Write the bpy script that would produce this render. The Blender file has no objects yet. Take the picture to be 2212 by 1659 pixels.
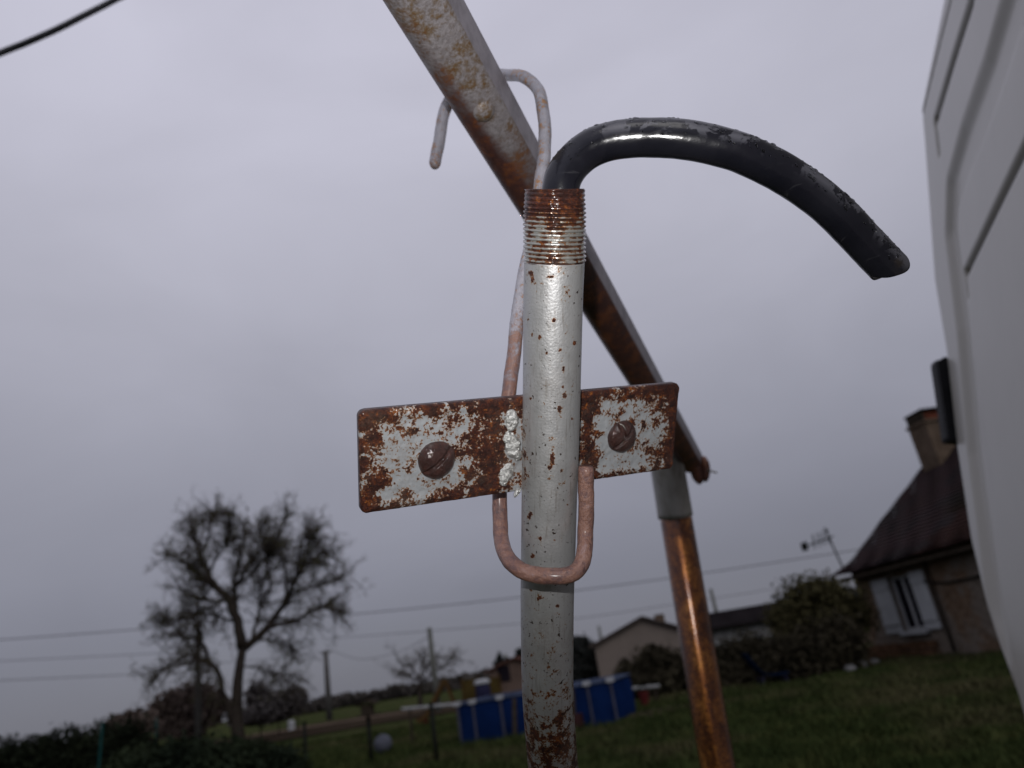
import bpy, bmesh, math, random
import numpy as np
from mathutils import Vector, Matrix, noise as mnoise

random.seed(7)
rng = np.random.default_rng(7)
SC = bpy.context.scene
COL = SC.collection

# ------------------------------------------------------------------ camera
PITCH, ROLL, CAM_H = math.radians(21), math.radians(9.5), 1.5
FPX = 1600.0                                   # focal length in pixels of a 2212 x 1659 picture
_F = np.array([0, math.cos(PITCH), math.sin(PITCH)])
_R0 = np.array([1.0, 0, 0])
_U0 = np.array([0, -math.sin(PITCH), math.cos(PITCH)])
_R = math.cos(ROLL) * _R0 - math.sin(ROLL) * _U0
_U = math.sin(ROLL) * _R0 + math.cos(ROLL) * _U0
_C = np.array([0, 0, CAM_H])

cam = bpy.data.cameras.new('camera')
cam_o = bpy.data.objects.new('camera', cam)
COL.objects.link(cam_o)
cam_o.matrix_world = Matrix(((_R[0], _U[0], -_F[0], _C[0]), (_R[1], _U[1], -_F[1], _C[1]),
                             (_R[2], _U[2], -_F[2], _C[2]), (0, 0, 0, 1)))
cam.sensor_width = 36
cam.lens = FPX * 36 / 2212
cam.clip_start, cam.clip_end = 0.02, 5000
cam.dof.use_dof = True
cam.dof.focus_distance = 0.412
cam.dof.aperture_fstop = 8.2
SC.camera = cam_o

# ------------------------------------------------------------------ world
world = bpy.data.worlds.new('World')
SC.world = world
world.use_nodes = True
wn, wl = world.node_tree.nodes, world.node_tree.links
wn.clear()
w_out = wn.new('ShaderNodeOutputWorld')
w_bg = wn.new('ShaderNodeBackground')
w_bg.inputs['Strength'].default_value = 0.1
sky = wn.new('ShaderNodeTexSky')
sky.sky_type = 'NISHITA'
sky.sun_disc = False
SUN_EL, SUN_AZ = math.radians(38), math.radians(155)
sky.sun_elevation = SUN_EL
sky.sun_rotation = SUN_AZ
geo = wn.new('ShaderNodeTexCoord')
sep = wn.new('ShaderNodeSeparateXYZ')
wl.new(geo.outputs['Generated'], sep.inputs[0])
ramp = wn.new('ShaderNodeValToRGB')
els = ramp.color_ramp.elements
SKY = [(0.0, (.155, .158, .192)), (.10, (.205, .207, .252)), (.28, (.310, .312, .372)), (.50, (.455, .454, .535)),
       (.72, (.545, .540, .640)), (1.0, (.600, .592, .695))]
while len(els) < len(SKY):
    els.new(0.5)
for e, (pos, c) in zip(els, SKY):
    e.position = pos
    e.color = (*c, 1)
wl.new(sep.outputs['Z'], ramp.inputs[0])
wmap = wn.new('ShaderNodeMapping')
wmap.inputs['Scale'].default_value = (1.0, 1.0, 2.2)
wmap.inputs['Rotation'].default_value = (0, 0.25, 0.3)
wl.new(geo.outputs['Generated'], wmap.inputs[0])
cn = wn.new('ShaderNodeTexNoise')
cn.inputs['Scale'].default_value = 2.1
cn.inputs['Detail'].default_value = 5
cn.inputs['Roughness'].default_value = .5
cn.inputs['Distortion'].default_value = .4
wl.new(wmap.outputs[0], cn.inputs['Vector'])
cr = wn.new('ShaderNodeMapRange')
cr.inputs['From Min'].default_value = .3
cr.inputs['From Max'].default_value = .7
cr.inputs['To Min'].default_value = 9.2
cr.inputs['To Max'].default_value = 10.7
wl.new(cn.outputs[0], cr.inputs[0])
vm = wn.new('ShaderNodeVectorMath')
vm.operation = 'SCALE'
wl.new(ramp.outputs[0], vm.inputs[0])
wl.new(cr.outputs[0], vm.inputs['Scale'])
wmix = wn.new('ShaderNodeMixRGB')
wmix.inputs[0].default_value = .97              # thick overcast in front of the clear sky
wl.new(sky.outputs[0], wmix.inputs[1])
wl.new(vm.outputs[0], wmix.inputs[2])
wl.new(wmix.outputs[0], w_bg.inputs['Color'])
wl.new(w_bg.outputs[0], w_out.inputs['Surface'])

# ------------------------------------------------------------------ sun behind the cloud, and the phone's flash
sun = bpy.data.lights.new('sun', 'SUN')
sun.energy = 0.75
sun.angle = math.radians(40)
sun.color = (1, .97, .93)
sun_o = bpy.data.objects.new('sun', sun)
COL.objects.link(sun_o)
sd = Vector((math.sin(SUN_AZ) * math.cos(SUN_EL), math.cos(SUN_AZ) * math.cos(SUN_EL), math.sin(SUN_EL)))
sun_o.rotation_euler = sd.to_track_quat('Z', 'Y').to_euler()

# the photograph is a flash exposure: the lit lamp beside the lens
fl = bpy.data.lights.new('camera_flash', 'SPOT')
fl.energy = 10.0
fl.color = (1, .985, .97)
fl.shadow_soft_size = .0035
fl.spot_size = math.radians(89)
fl.spot_blend = 1.0
fl_o = bpy.data.objects.new('camera_flash', fl)
COL.objects.link(fl_o)
fp = _C + _R * -.012 + _U * .070 + _F * .004
fd = Vector(-(_F + _U * .09))
fl_o.rotation_euler = fd.to_track_quat('Z', 'Y').to_euler()
fl_o.location = fp

vs = SC.view_settings
vs.view_transform = 'Standard'
vs.look = 'None'
vs.exposure = 0
vs.gamma = 1
vs.use_curve_mapping = False
SC.cycles.use_denoising = True
SC.cycles.max_bounces = 6
SC.cycles.sample_clamp_indirect = 4

# ------------------------------------------------------------------ helpers
def V(a):
    return Vector((float(a[0]), float(a[1]), float(a[2])))

def ray(px, py):
    return (px - 1106) / FPX * _R + (829.5 - py) / FPX * _U + _F

def W(px, py, d):                               # a place d metres deep along the view axis
    return _C + ray(px, py) * d

def at(px, py, Y):                              # a place Y metres ahead over the ground
    d = ray(px, py)
    return _C + d * (Y / d[1])

def G(px, py, z=0.0):                           # a place on the ground
    d = ray(px, py)
    return _C + d * ((z - CAM_H) / d[2])

def tag(o, label=None, cat=None, group=None, kind=None):
    if label: o['label'] = label
    if cat: o['category'] = cat
    if group: o['group'] = group
    if kind: o['kind'] = kind
    return o

def thing(name, loc, label, cat, group=None):
    o = bpy.data.objects.new(name, None)
    o.empty_display_size = .1
    o.location = V(loc)
    COL.objects.link(o)
    return tag(o, label, cat, group)

def pos(o):
    p = Vector(o.location)
    while o.parent is not None:
        o = o.parent
        p += o.location
    return p

def mk(name, verts, faces, mat, parent=None, smooth=True, attrs=None, loc=None):
    """one mesh object; verts are world positions; parented with an offset, or standing at loc"""
    verts = np.asarray(verts, dtype=float).reshape(-1, 3)
    if parent is not None:
        o0 = np.array(pos(parent))
    elif loc is not None:
        o0 = np.array(loc, dtype=float)
    else:
        o0 = np.zeros(3)
    me = bpy.data.meshes.new(name)
    me.from_pydata((verts - o0).tolist(), [], faces if isinstance(faces, list) else faces.tolist())
    if smooth:
        me.polygons.foreach_set('use_smooth', np.ones(len(me.polygons), dtype=bool))
    for k, vals in (attrs or {}).items():
        a = me.attributes.new(k, 'FLOAT', 'POINT')
        a.data.foreach_set('value', np.asarray(vals, dtype=np.float32))
    if mat is not None:
        me.materials.append(mat)
    me.update()
    o = bpy.data.objects.new(name, me)
    COL.objects.link(o)
    if parent is not None:
        o.parent = parent
    else:
        o.location = o0
    return o

class MB:
    def __init__(self):
        self.v, self.f, self.n = [], [], 0
    def add(self, verts, faces):
        self.v.append(np.asarray(verts, dtype=float).reshape(-1, 3))
        self.f += [[i + self.n for i in q] for q in faces]
        self.n += len(self.v[-1])
        return self
    def box(self, c, ax, ay, az):
        c, ax, ay, az = (np.asarray(q, float) for q in (c, ax, ay, az))
        vs_ = [c + sx * ax + sy * ay + sz * az for sz in (-1, 1) for sy in (-1, 1) for sx in (-1, 1)]
        return self.add(vs_, [[0, 2, 3, 1], [4, 5, 7, 6], [0, 1, 5, 4], [2, 6, 7, 3], [0, 4, 6, 2], [1, 3, 7, 5]])
    def bar(self, a, b, w, h, up=(0, 0, 1)):
        a, b, up = (np.asarray(q, float) for q in (a, b, up))
        d = b - a; L = np.linalg.norm(d); d /= L
        s = np.cross(d, up); s /= np.linalg.norm(s); u = np.cross(s, d)
        return self.box((a + b) / 2, d * L / 2, s * w / 2, u * h / 2)
    def tube(self, pts, rad, seg=8, caps=True):
        v, f, _ = tube_geo(pts, rad, seg, caps)
        return self.add(v, f)
    def ball(self, c, r, seg=10, rings=6, jit=0):
        c = np.asarray(c, float); r = np.broadcast_to(np.asarray(r, float), 3)
        vs_ = [c + (0, 0, r[2])]
        for i in range(1, rings):
            t = math.pi * i / rings
            for j in range(seg):
                p = 2 * math.pi * j / seg
                k = 1 + (random.uniform(-jit, jit) if jit else 0)
                vs_.append(c + k * r * (math.sin(t) * math.cos(p), math.sin(t) * math.sin(p), math.cos(t)))
        vs_.append(c - (0, 0, r[2]))
        fs = [[0, 1 + j, 1 + (j + 1) % seg] for j in range(seg)]
        for i in range(rings - 2):
            for j in range(seg):
                a, b = 1 + i * seg + j, 1 + i * seg + (j + 1) % seg
                fs.append([a, a + seg, b + seg, b])
        L = len(vs_) - 1
        fs += [[L, 1 + (rings - 2) * seg + (j + 1) % seg, 1 + (rings - 2) * seg + j] for j in range(seg)]
        return self.add(vs_, fs)
    def build(self, name, mat, parent=None, smooth=False, **kw):
        return mk(name, np.concatenate(self.v), self.f, mat, parent, smooth, **kw)

def frames(pts):
    pts = np.asarray(pts, float)
    t = np.gradient(pts, axis=0)
    t /= np.linalg.norm(t, axis=1)[:, None]
    ref = np.array([0, 0, 1.0]) if abs(t[0][2]) < .9 else np.array([1.0, 0, 0])
    n = np.cross(t[0], ref); n /= np.linalg.norm(n)
    N = [n]
    for i in range(1, len(pts)):
        n = N[-1] - t[i] * np.dot(N[-1], t[i])
        n /= np.linalg.norm(n)
        N.append(n)
    N = np.array(N)
    return t, N, np.cross(t, N)

def tube_geo(pts, rad, seg=12, caps=True):
    pts = np.asarray(pts, float)
    n = len(pts)
    rad = np.broadcast_to(np.asarray(rad, float), (n,))
    t, N, B = frames(pts)
    th = np.arange(seg) * 2 * math.pi / seg
    ring = np.cos(th)[None, :, None] * N[:, None, :] + np.sin(th)[None, :, None] * B[:, None, :]
    v = (pts[:, None, :] + ring * rad[:, None, None]).reshape(-1, 3)
    f = []
    for i in range(n - 1):
        for j in range(seg):
            a, b = i * seg + j, i * seg + (j + 1) % seg
            f.append([a, b, b + seg, a + seg])
    if caps:
        f.append(list(range(seg))[::-1])
        f.append([(n - 1) * seg + j for j in range(seg)])
    return v, f, ring.reshape(-1, 3)

def smooth_path(ctrl, n):
    """Catmull-Rom through the control points, n samples evenly spread along its length"""
    P = np.asarray(ctrl, float)
    P = np.vstack([2 * P[0] - P[1], P, 2 * P[-1] - P[-2]])
    out = []
    for i in range(1, len(P) - 2):
        for s in np.linspace(0, 1, 24, endpoint=False):
            a, b, c, d = P[i - 1], P[i], P[i + 1], P[i + 2]
            out.append(.5 * ((2 * b) + (c - a) * s + (2 * a - 5 * b + 4 * c - d) * s ** 2 + (3 * b - a - 3 * c + d) * s ** 3))
    out.append(P[-2])
    out = np.array(out)
    L = np.concatenate([[0], np.cumsum(np.linalg.norm(np.diff(out, axis=0), axis=1))])
    q = np.linspace(0, L[-1], n)
    return np.stack([np.interp(q, L, out[:, k]) for k in range(out.shape[1])], 1)

def fbm(p, scale, octv=4, seed=0.0):
    p = np.asarray(p, float)
    out = np.empty(len(p))
    for i, q in enumerate(p):
        out[i] = mnoise.fractal(Vector((q[0] * scale + seed, q[1] * scale - seed, q[2] * scale + 2 * seed)), 1.0, 2.0, octv)
    return out

# ------------------------------------------------------------------ materials
class M:
    def __init__(self, name):
        self.m = bpy.data.materials.new(name)
        self.m.use_nodes = True
        self.n, self.l = self.m.node_tree.nodes, self.m.node_tree.links
        self.b = self.n['Principled BSDF']
        self.tc = self.n.new('ShaderNodeTexCoord').outputs['Object']
    def put(self, sock, v):
        if isinstance(v, bpy.types.NodeSocket):
            self.l.new(v, sock)
        elif isinstance(v, (tuple, list)) and len(v) == 3 and sock.type == 'RGBA':
            sock.default_value = (*v, 1)
        else:
            sock.default_value = v
    def set(self, **kw):
        for k, v in kw.items():
            self.put(self.b.inputs[k.replace('_', ' ')], v)
        return self
    def map(self, scale=(1, 1, 1), loc=(0, 0, 0), rot=(0, 0, 0)):
        m = self.n.new('ShaderNodeMapping')
        m.inputs['Scale'].default_value = scale
        m.inputs['Location'].default_value = loc
        m.inputs['Rotation'].default_value = rot
        self.l.new(self.tc, m.inputs[0])
        return m.outputs[0]
    def noise(self, scale, detail=6, rough=.6, dist=0, vec=None):
        q = self.n.new('ShaderNodeTexNoise')
        q.inputs['Scale'].default_value = scale
        q.inputs['Detail'].default_value = detail
        q.inputs['Roughness'].default_value = rough
        q.inputs['Distortion'].default_value = dist
        self.l.new(vec or self.tc, q.inputs['Vector'])
        return q.outputs[0]
    def voro(self, scale, feature='F1', vec=None, rnd=1):
        q = self.n.new('ShaderNodeTexVoronoi')
        q.feature = feature
        q.inputs['Scale'].default_value = scale
        q.inputs['Randomness'].default_value = rnd
        self.l.new(vec or self.tc, q.inputs['Vector'])
        return q.outputs['Distance']
    def math(self, op, a, b=0.0, clamp=False):
        q = self.n.new('ShaderNodeMath')
        q.operation = op
        q.use_clamp = clamp
        self.put(q.inputs[0], a); self.put(q.inputs[1], b)
        return q.outputs[0]
    def step(self, x, lo, hi, a=0.0, b=1.0):
        q = self.n.new('ShaderNodeMapRange')
        q.interpolation_type = 'SMOOTHSTEP'
        self.put(q.inputs[0], x)
        q.inputs[1].default_value, q.inputs[2].default_value = lo, hi
        q.inputs[3].default_value, q.inputs[4].default_value = a, b
        return q.outputs[0]
    def mix(self, f, a, b, mode='MIX'):
        q = self.n.new('ShaderNodeMixRGB')
        q.blend_type = mode
        self.put(q.inputs[0], f); self.put(q.inputs[1], a); self.put(q.inputs[2], b)
        return q.outputs[0]
    def ramp(self, x, stops):
        q = self.n.new('ShaderNodeValToRGB')
        e = q.color_ramp.elements
        while len(e) < len(stops): e.new(.5)
        for s, (p, c) in zip(e, stops):
            s.position = p; s.color = (*c, 1)
        self.l.new(x, q.inputs[0])
        return q.outputs[0]
    def attr(self, name):
        q = self.n.new('ShaderNodeAttribute')
        q.attribute_name = name
        return q.outputs['Fac']
    def bump(self, h, dist, strength=1.0, prev=None):
        q = self.n.new('ShaderNodeBump')
        q.inputs['Distance'].default_value = dist
        q.inputs['Strength'].default_value = strength
        self.put(q.inputs['Height'], h)
        if prev is not None: self.l.new(prev, q.inputs['Normal'])
        return q.outputs[0]

def rust_colour(m, s=1.0):
    a = m.noise(170 * s, 8, .7)
    b = m.noise(620 * s, 6, .7)
    x = m.math('ADD', m.math('MULTIPLY', a, .6), m.math('MULTIPLY', b, .4))
    return m.ramp(x, [(.40, (.012, .004, .004)), (.485, (.032, .009, .006)), (.545, (.062, .016, .008)),
                      (.595, (.14, .038, .008)), (.66, (.38, .14, .022))])

def rusty_paint(name, paint, scale, thr, soft=.02, metal=.0, rough=.38, coat=.35, fine=.35, peb=520, pits=False, rs=1.0, dirt=.7):
    """old paint that rust breaks through where the mesh attribute 'rust' is high"""
    m = M(name)
    n1 = m.noise(scale, 10, .62, .3)
    n2 = m.noise(scale * 5.3, 6, .6)
    f = m.math('ADD', m.math('MULTIPLY', n1, 1 - fine), m.math('MULTIPLY', n2, fine))
    f = m.math('ADD', f, m.attr('rust'))
    mask = m.step(f, thr, thr + soft)
    halo = m.step(f, thr - .065, thr + .005)
    tint = m.mix(m.noise(scale * .35, 5), paint, tuple(c * .80 for c in paint))
    if pits:                                     # runs of dirt down the pipe
        cb = m.n.new('ShaderNodeCombineXYZ')
        m.l.new(m.attr('round'), cb.inputs[0]); m.l.new(m.math('MULTIPLY', m.attr('along'), .10), cb.inputs[1])
        streak = m.noise(190, 6, .65, 0, cb.outputs[0])
        tint = m.mix(m.step(m.noise(480, 4, .6, 0, cb.outputs[0]), .54, .72, 0, .45), tint, (.17, .145, .12))
    else:
        streak = m.noise(60, 6, .6, 0, m.map((1, 1, .12)))
    tint = m.mix(m.step(streak, .5, .75, 0, .35), tint, tuple(c * .62 for c in paint))
    stain = m.mix(m.math('MULTIPLY', halo, .55), tint, (.30, .20, .095))
    stain = m.mix(m.step(f, thr - .030, thr), stain, (.17, .055, .006))
    base = m.mix(mask, stain, rust_colour(m, rs))
    if pits:
        pit = m.math('MULTIPLY', m.step(m.noise(330, 3, .55, .3), .645, .67), m.step(m.noise(34, 4, .6), .42, .52))
        base = m.mix(pit, base, (.03, .016, .010))
    grime = m.math('MULTIPLY', m.step(m.noise(26, 7, .7), .46, .72), m.step(n2, .35, .65, .2, .6))
    base = m.mix(m.math('MULTIPLY', grime, dirt), base, (.15, .105, .075))
    speck = m.step(m.noise(540, 4, .65), .655, .69)
    base = m.mix(m.math('MULTIPLY', speck, .75), base, (.055, .026, .014))
    h = m.math('SUBTRACT', 1.0, m.math('MULTIPLY', mask, .8))
    n = m.bump(h, .00055)
    n = m.bump(m.math('MULTIPLY', m.noise(900, 5, .7), m.math('ADD', m.math('MULTIPLY', mask, 1.0), .05)), .0013, 1, n)
    n = m.bump(m.voro(peb, 'SMOOTH_F1'), .00030, .38, n)
    r = m.math('ADD', rough, m.math('MULTIPLY', mask, .06))
    r = m.math('ADD', r, m.math('MULTIPLY', m.math('SUBTRACT', m.noise(140, 6), .5), .35))
    m.set(Base_Color=base, Roughness=r, Normal=n, Coat_Weight=coat, Coat_Roughness=.12)
    m.put(m.b.inputs['Specular IOR Level'], m.math('SUBTRACT', .5, m.math('MULTIPLY', mask, .3)))
    m.put(m.b.inputs['Metallic'], m.math('MULTIPLY', m.math('SUBTRACT', 1.0, mask), metal))
    return m.m

def plain(name, col, rough=.8, var=.3, scale=6, bump=0, bscale=40, spec=0.0, metal=0):
    m = M(name)
    n = m.noise(scale, 8, .65)
    c = m.mix(m.step(n, .3, .7), tuple(q * (1 - var) for q in col), tuple(q * (1 + var) for q in col))
    m.set(Base_Color=c, Roughness=rough, Metallic=metal)
    m.b.inputs['Specular IOR Level'].default_value = spec
    if bump: m.set(Normal=m.bump(m.noise(bscale, 6), bump))
    return m.m

def leafmat(name, a, b, c, scale=1.3):
    m = M(name)
    n = m.noise(scale, 6, .7)
    col = m.ramp(n, [(.32, tuple(q * 1.15 for q in a)), (.5, tuple(q * 1.15 for q in b)), (.68, tuple(q * 1.15 for q in c))])
    m.set(Base_Color=col, Roughness=.75)
    m.b.inputs['Specular IOR Level'].default_value = 0
    return m.m

MAT = {}
MAT['pipe'] = rusty_paint('aluminium painted steel', (.44, .44, .445), 150, .615, .02, .62, .46, .08, .35, 800, True)
MAT['thread'] = rusty_paint('rusty thread', (.37, .37, .355), 240, .50, .06, .6, .32, .5, .3, 900)
MAT['plate'] = rusty_paint('rusted plate', (.37, .385, .405), 120, .548, .014, .30, .36, .25, .48, 560)
MAT['pole'] = None

def screw_mat():
    m = M('wet rusted screw')
    n = m.noise(260, 8, .7)
    m.set(Base_Color=m.ramp(n, [(.3, (.012, .004, .004)), (.55, (.038, .012, .009)), (.75, (.075, .026, .018))]), Roughness=.42,
          Coat_Weight=.7, Coat_Roughness=.09, Normal=m.bump(m.noise(420, 8, .75), .0016))
    m.l.new(m.bump(m.noise(500, 4, .6), .00045, .8), m.b.inputs['Coat Normal'])
    m.b.inputs['Specular IOR Level'].default_value = .3
    return m.m
MAT['screw'] = screw_mat()

def weld_mat():
    m = M('painted weld')
    n = m.noise(420, 8, .7)
    m.set(Base_Color=m.mix(m.step(n, .62, .68), (.54, .54, .53), (.10, .04, .02)), Metallic=.65, Roughness=.30, Coat_Weight=.3,
          Normal=m.bump(m.math('ADD', m.voro(330, 'SMOOTH_F1'), m.noise(700, 6)), .0016))
    return m.m
MAT['weld'] = weld_mat()

def hook_mat():
    m = M('weathered wire rod')
    a = m.attr('rust')
    n = m.noise(70, 8, .7)
    n2 = m.noise(330, 8, .7)
    grey = m.mix(m.step(n, .35, .7), (.31, .30, .345), (.19, .185, .215))
    grey = m.mix(m.step(m.math('ADD', m.math('MULTIPLY', n2, .5), m.math('MULTIPLY', n, .5)), .50, .58), grey, (.28, .14, .055))
    rust = m.ramp(m.math('ADD', m.math('MULTIPLY', n, .5), m.math('MULTIPLY', n2, .5)),
                  [(.32, (.035, .018, .018)), (.45, (.13, .068, .062)), (.54, (.20, .10, .072)), (.64, (.22, .14, .135)), (.8, (.30, .25, .27))])
    f = m.step(m.math('ADD', a, m.math('MULTIPLY', m.math('SUBTRACT', m.math('ADD', m.math('MULTIPLY', n, .5), m.math('MULTIPLY', n2, .5)), .5), 2.4)), .22, .80)
    nm = m.bump(n2, .0013)
    nm = m.bump(m.noise(90, 5), .002, .7, nm)
    m.set(Base_Color=m.mix(f, grey, rust), Roughness=.42, Coat_Weight=.25, Coat_Roughness=.2, Normal=nm)
    return m.m
MAT['hook'] = hook_mat()

def bar_mat():
    m = M('weathered bar')
    a = m.attr('rust')
    n = m.noise(48, 8, .65)
    n2 = m.noise(300, 8, .7)
    mm = m.math('ADD', m.math('MULTIPLY', n, .65), m.math('MULTIPLY', n2, .35))
    grey = m.mix(m.step(n2, .3, .7), (.32, .295, .31), (.19, .168, .175))
    ochre = m.mix(m.step(mm, .47, .60), grey, (.165, .105, .050))
    ochre = m.mix(m.step(mm, .56, .63), ochre, (.155, .065, .022))
    dark = m.ramp(mm, [(.35, (.042, .019, .019)), (.5, (.088, .036, .030)), (.57, (.17, .056, .022)), (.7, (.20, .135, .135))])
    f = m.step(m.math('ADD', a, m.math('MULTIPLY', m.math('SUBTRACT', n, .5), .8)), .25, .75)
    nm = m.bump(n2, .0010)
    m.set(Base_Color=m.mix(f, ochre, dark), Roughness=.46, Metallic=.1, Normal=nm, Coat_Weight=.12, Coat_Roughness=.25)
    return m.m
MAT['bar'] = bar_mat()
def side_mat():
    m = M('lilac grey zinc')
    n = m.noise(60, 8, .7, 0, m.map((1, 1, 1)))
    m.set(Base_Color=m.mix(m.step(n, .35, .7), (.30, .275, .31), (.19, .17, .19)), Roughness=.5, Normal=m.bump(n, .0006))
    return m.m
MAT['zinc'] = side_mat()

def post_mat():
    m = M('wet brown rust')
    n = m.noise(42, 8, .7, .3, m.map((1, 1, .45)))
    n2 = m.noise(210, 8, .7)
    x = m.math('ADD', m.math('MULTIPLY', n, .6), m.math('MULTIPLY', n2, .4))
    c = m.ramp(x, [(.34, (.050, .016, .011)), (.45, (.115, .036, .016)), (.53, (.26, .085, .018)), (.61, (.52, .21, .045)), (.8, (.30, .18, .14))])
    cn_ = m.bump(m.noise(260, 6, .7), .00020, .5)
    m.l.new(cn_, m.b.inputs['Coat Normal'])
    m.set(Base_Color=c, Roughness=m.step(n2, .3, .7, .24, .36), Metallic=.85, Coat_Weight=1.0, Coat_Roughness=.14, Coat_IOR=1.55,
          Normal=m.bump(n2, .0006, .5))
    return m.m
MAT['post'] = post_mat()
def sleeve_mat():
    m = M('dull galvanised sleeve')
    n = m.noise(36, 8, .7, 0, m.map((1, 1, .3)))
    c = m.ramp(n, [(.3, (.13, .11, .095)), (.45, (.27, .26, .24)), (.62, (.36, .35, .34)), (.75, (.22, .17, .11))])
    m.set(Base_Color=c, Roughness=.45, Metallic=.35, Normal=m.bump(m.noise(160, 6), .001))
    return m.m
MAT['sleeve'] = sleeve_mat()

def hose_mat():
    m = M('wet black polyethylene')
    n = m.noise(46, 7, .62, .6)
    n2 = m.noise(150, 6, .6, .3)
    x = m.math('ADD', m.math('MULTIPLY', n, .62), m.math('MULTIPLY', n2, .38))
    film_sheen = m.math('MULTIPLY', m.step(x, .495, .535), m.attr('film_sheen'))
    mud = m.math('MULTIPLY', m.step(m.noise(32, 5, .6, 0, m.map((1, 1, 1), (3, 1, 2))), .56, .74), m.attr('mud'))
    haze = m.step(m.noise(20, 5, .6), .35, .7)
    c = m.mix(haze, (.005, .005, .008), (.009, .009, .013))
    c = m.mix(film_sheen, c, (.066, .066, .080))  # pale film, with the flash sheen painted into its colour
    c = m.mix(m.math('MULTIPLY', mud, .7), c, (.048, .036, .025))
    r = m.math('ADD', m.math('MULTIPLY', film_sheen, .22), .12)
    r = m.math('ADD', r, m.math('MULTIPLY', haze, .10))
    scratch = m.step(m.noise(300, 4, .6, 0, m.map((.12, .12, 1), (0, 0, 0), (0, .6, 0))), .62, .72)
    c = m.mix(m.math('MULTIPLY', scratch, .25), c, (.06, .06, .065))
    nm = m.bump(m.noise(380, 5, .6), .00018, .6)
    m.set(Base_Color=c, Roughness=r, Normal=nm)
    m.b.inputs['Specular IOR Level'].default_value = .5
    return m.m
MAT['hose'] = hose_mat()
def water_mat():
    m = M('water drop')
    m.set(Base_Color=(.95, .96, 1), Roughness=.02, IOR=1.33, Transmission_Weight=1.0)
    return m.m
MAT['water'] = water_mat()
MAT['black'] = plain('black rubber', (.009, .009, .011), .5, .2, 20, spec=.25)
MAT['cable'] = plain('black cable', (.045, .045, .055), .55, .2, 9, spec=.2)

def van_mat():
    m = M('dirty white van paint')
    n = m.noise(2.2, 8, .65, 0, m.map((1, 1, .4)))
    n2 = m.noise(14, 8, .7, 0, m.map((1, 1, .25)))
    c = m.mix(m.step(n, .3, .75), (.355, .338, .300), (.31, .294, .258))
    c = m.mix(m.step(n2, .52, .8, 0, .25), c, (.22, .20, .18))
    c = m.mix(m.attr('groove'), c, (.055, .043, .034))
    m.set(Base_Color=c, Roughness=.34, Coat_Weight=.3, Coat_Roughness=.1)
    return m.m
MAT['van'] = van_mat()

MAT['roof'] = None
def roof_mat():
    m = M('old brown tiles')
    n = m.noise(.55, 6, .6)
    n2 = m.noise(5.5, 6, .75)
    c = m.ramp(n, [(.30, (.032, .024, .023)), (.48, (.038, .027, .029)), (.62, (.030, .026, .027))])
    c = m.mix(m.step(n2, .5, .75), c, (.046, .030, .025))
    c = m.mix(m.math('MULTIPLY', m.attr('orange'), m.step(n2, .3, .6, .4, 1)), c, (.038, .022, .019))
    c = m.mix(m.math('MULTIPLY', m.attr('dark_area'), m.step(n2, .3, .65, .3, .95)), c, (.018, .016, .012))
    m.set(Base_Color=c, Roughness=.9)
    m.b.inputs['Specular IOR Level'].default_value = 0
    return m.m
MAT['roof'] = roof_mat()
def wall_mat():
    m = M('rubble stone wall with patchy render')
    n = m.noise(.9, 6, .6)
    v = m.voro(4.2)
    n2 = m.noise(7, 8, .7)
    stone = m.ramp(n2, [(.3, (.075, .050, .034)), (.5, (.120, .082, .055)), (.7, (.17, .125, .09))])
    stone = m.mix(m.step(v, .05, .45, .45, 0), stone, (.18, .145, .115))
    render = m.mix(n2, (.165, .138, .112), (.120, .101, .086))
    c = m.mix(m.step(n, .46, .54), stone, render)
    m.set(Base_Color=c, Roughness=.9, Normal=m.bump(m.math('ADD', n2, m.math('MULTIPLY', v, -1.0)), .05))
    m.b.inputs['Specular IOR Level'].default_value = 0
    return m.m
MAT['stone_wall'] = wall_mat()
MAT['stone'] = plain('reddish stone', (.085, .048, .029), .9, .45, 2.3, .02, 14)
MAT['chimney'] = plain('chimney render', (.105, .078, .058), .9, .3, 1.6, .03, 8)
MAT['tile_red'] = plain('red clay tile', (.12, .040, .026), .85, .35, 5)
MAT['tile_far'] = plain('weathered orange tile', (.070, .036, .029), .9, .3, 1)
MAT['white_wood'] = plain('white painted wood', (.33, .34, .35), .6, .08, 3)
MAT['dark_glass'] = plain('dark window glass', (.012, .010, .014), .15, .2, 3)
MAT['wood_dark'] = plain('dark timber', (.035, .028, .022), .85, .3, 5)
MAT['pole_wood'] = plain('grey utility pole', (.075, .072, .070), .9, .25, 3)
MAT['pole_conc'] = plain('grey green concrete pole', (.115, .118, .108), .9, .2, 3)
MAT['wire'] = plain('power line', (.075, .075, .085), .7, .1, 3)
MAT['bark'] = plain('bark', (.034, .028, .024), .95, .35, 5, .03, 12)
MAT['twig'] = plain('twigs', (.046, .038, .033), .95, .35, .6)
MAT['lichen'] = leafmat('buds and lichen', (.040, .040, .024), (.060, .058, .030), (.080, .075, .040), .8)
MAT['hedge'] = leafmat('dark hedge leaves', (.007, .009, .006), (.011, .014, .009), (.018, .022, .013), .9)
MAT['bush_near'] = leafmat('dark bush leaves', (.010, .014, .010), (.017, .023, .014), (.028, .036, .019), 1.1)
MAT['bush_olive'] = leafmat('olive bush leaves', (.024, .022, .012), (.043, .039, .020), (.064, .058, .029), .9)
MAT['bush_dark'] = leafmat('dark shrub leaves', (.018, .016, .012), (.030, .026, .018), (.044, .039, .026), .7)
MAT['bush_brown'] = leafmat('brown leafless twigs', (.065, .050, .044), (.088, .068, .060), (.11, .088, .075), .35)
MAT['bush_grey'] = leafmat('grey leafless twigs', (.075, .067, .067), (.095, .086, .084), (.115, .104, .100), .35)
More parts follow.
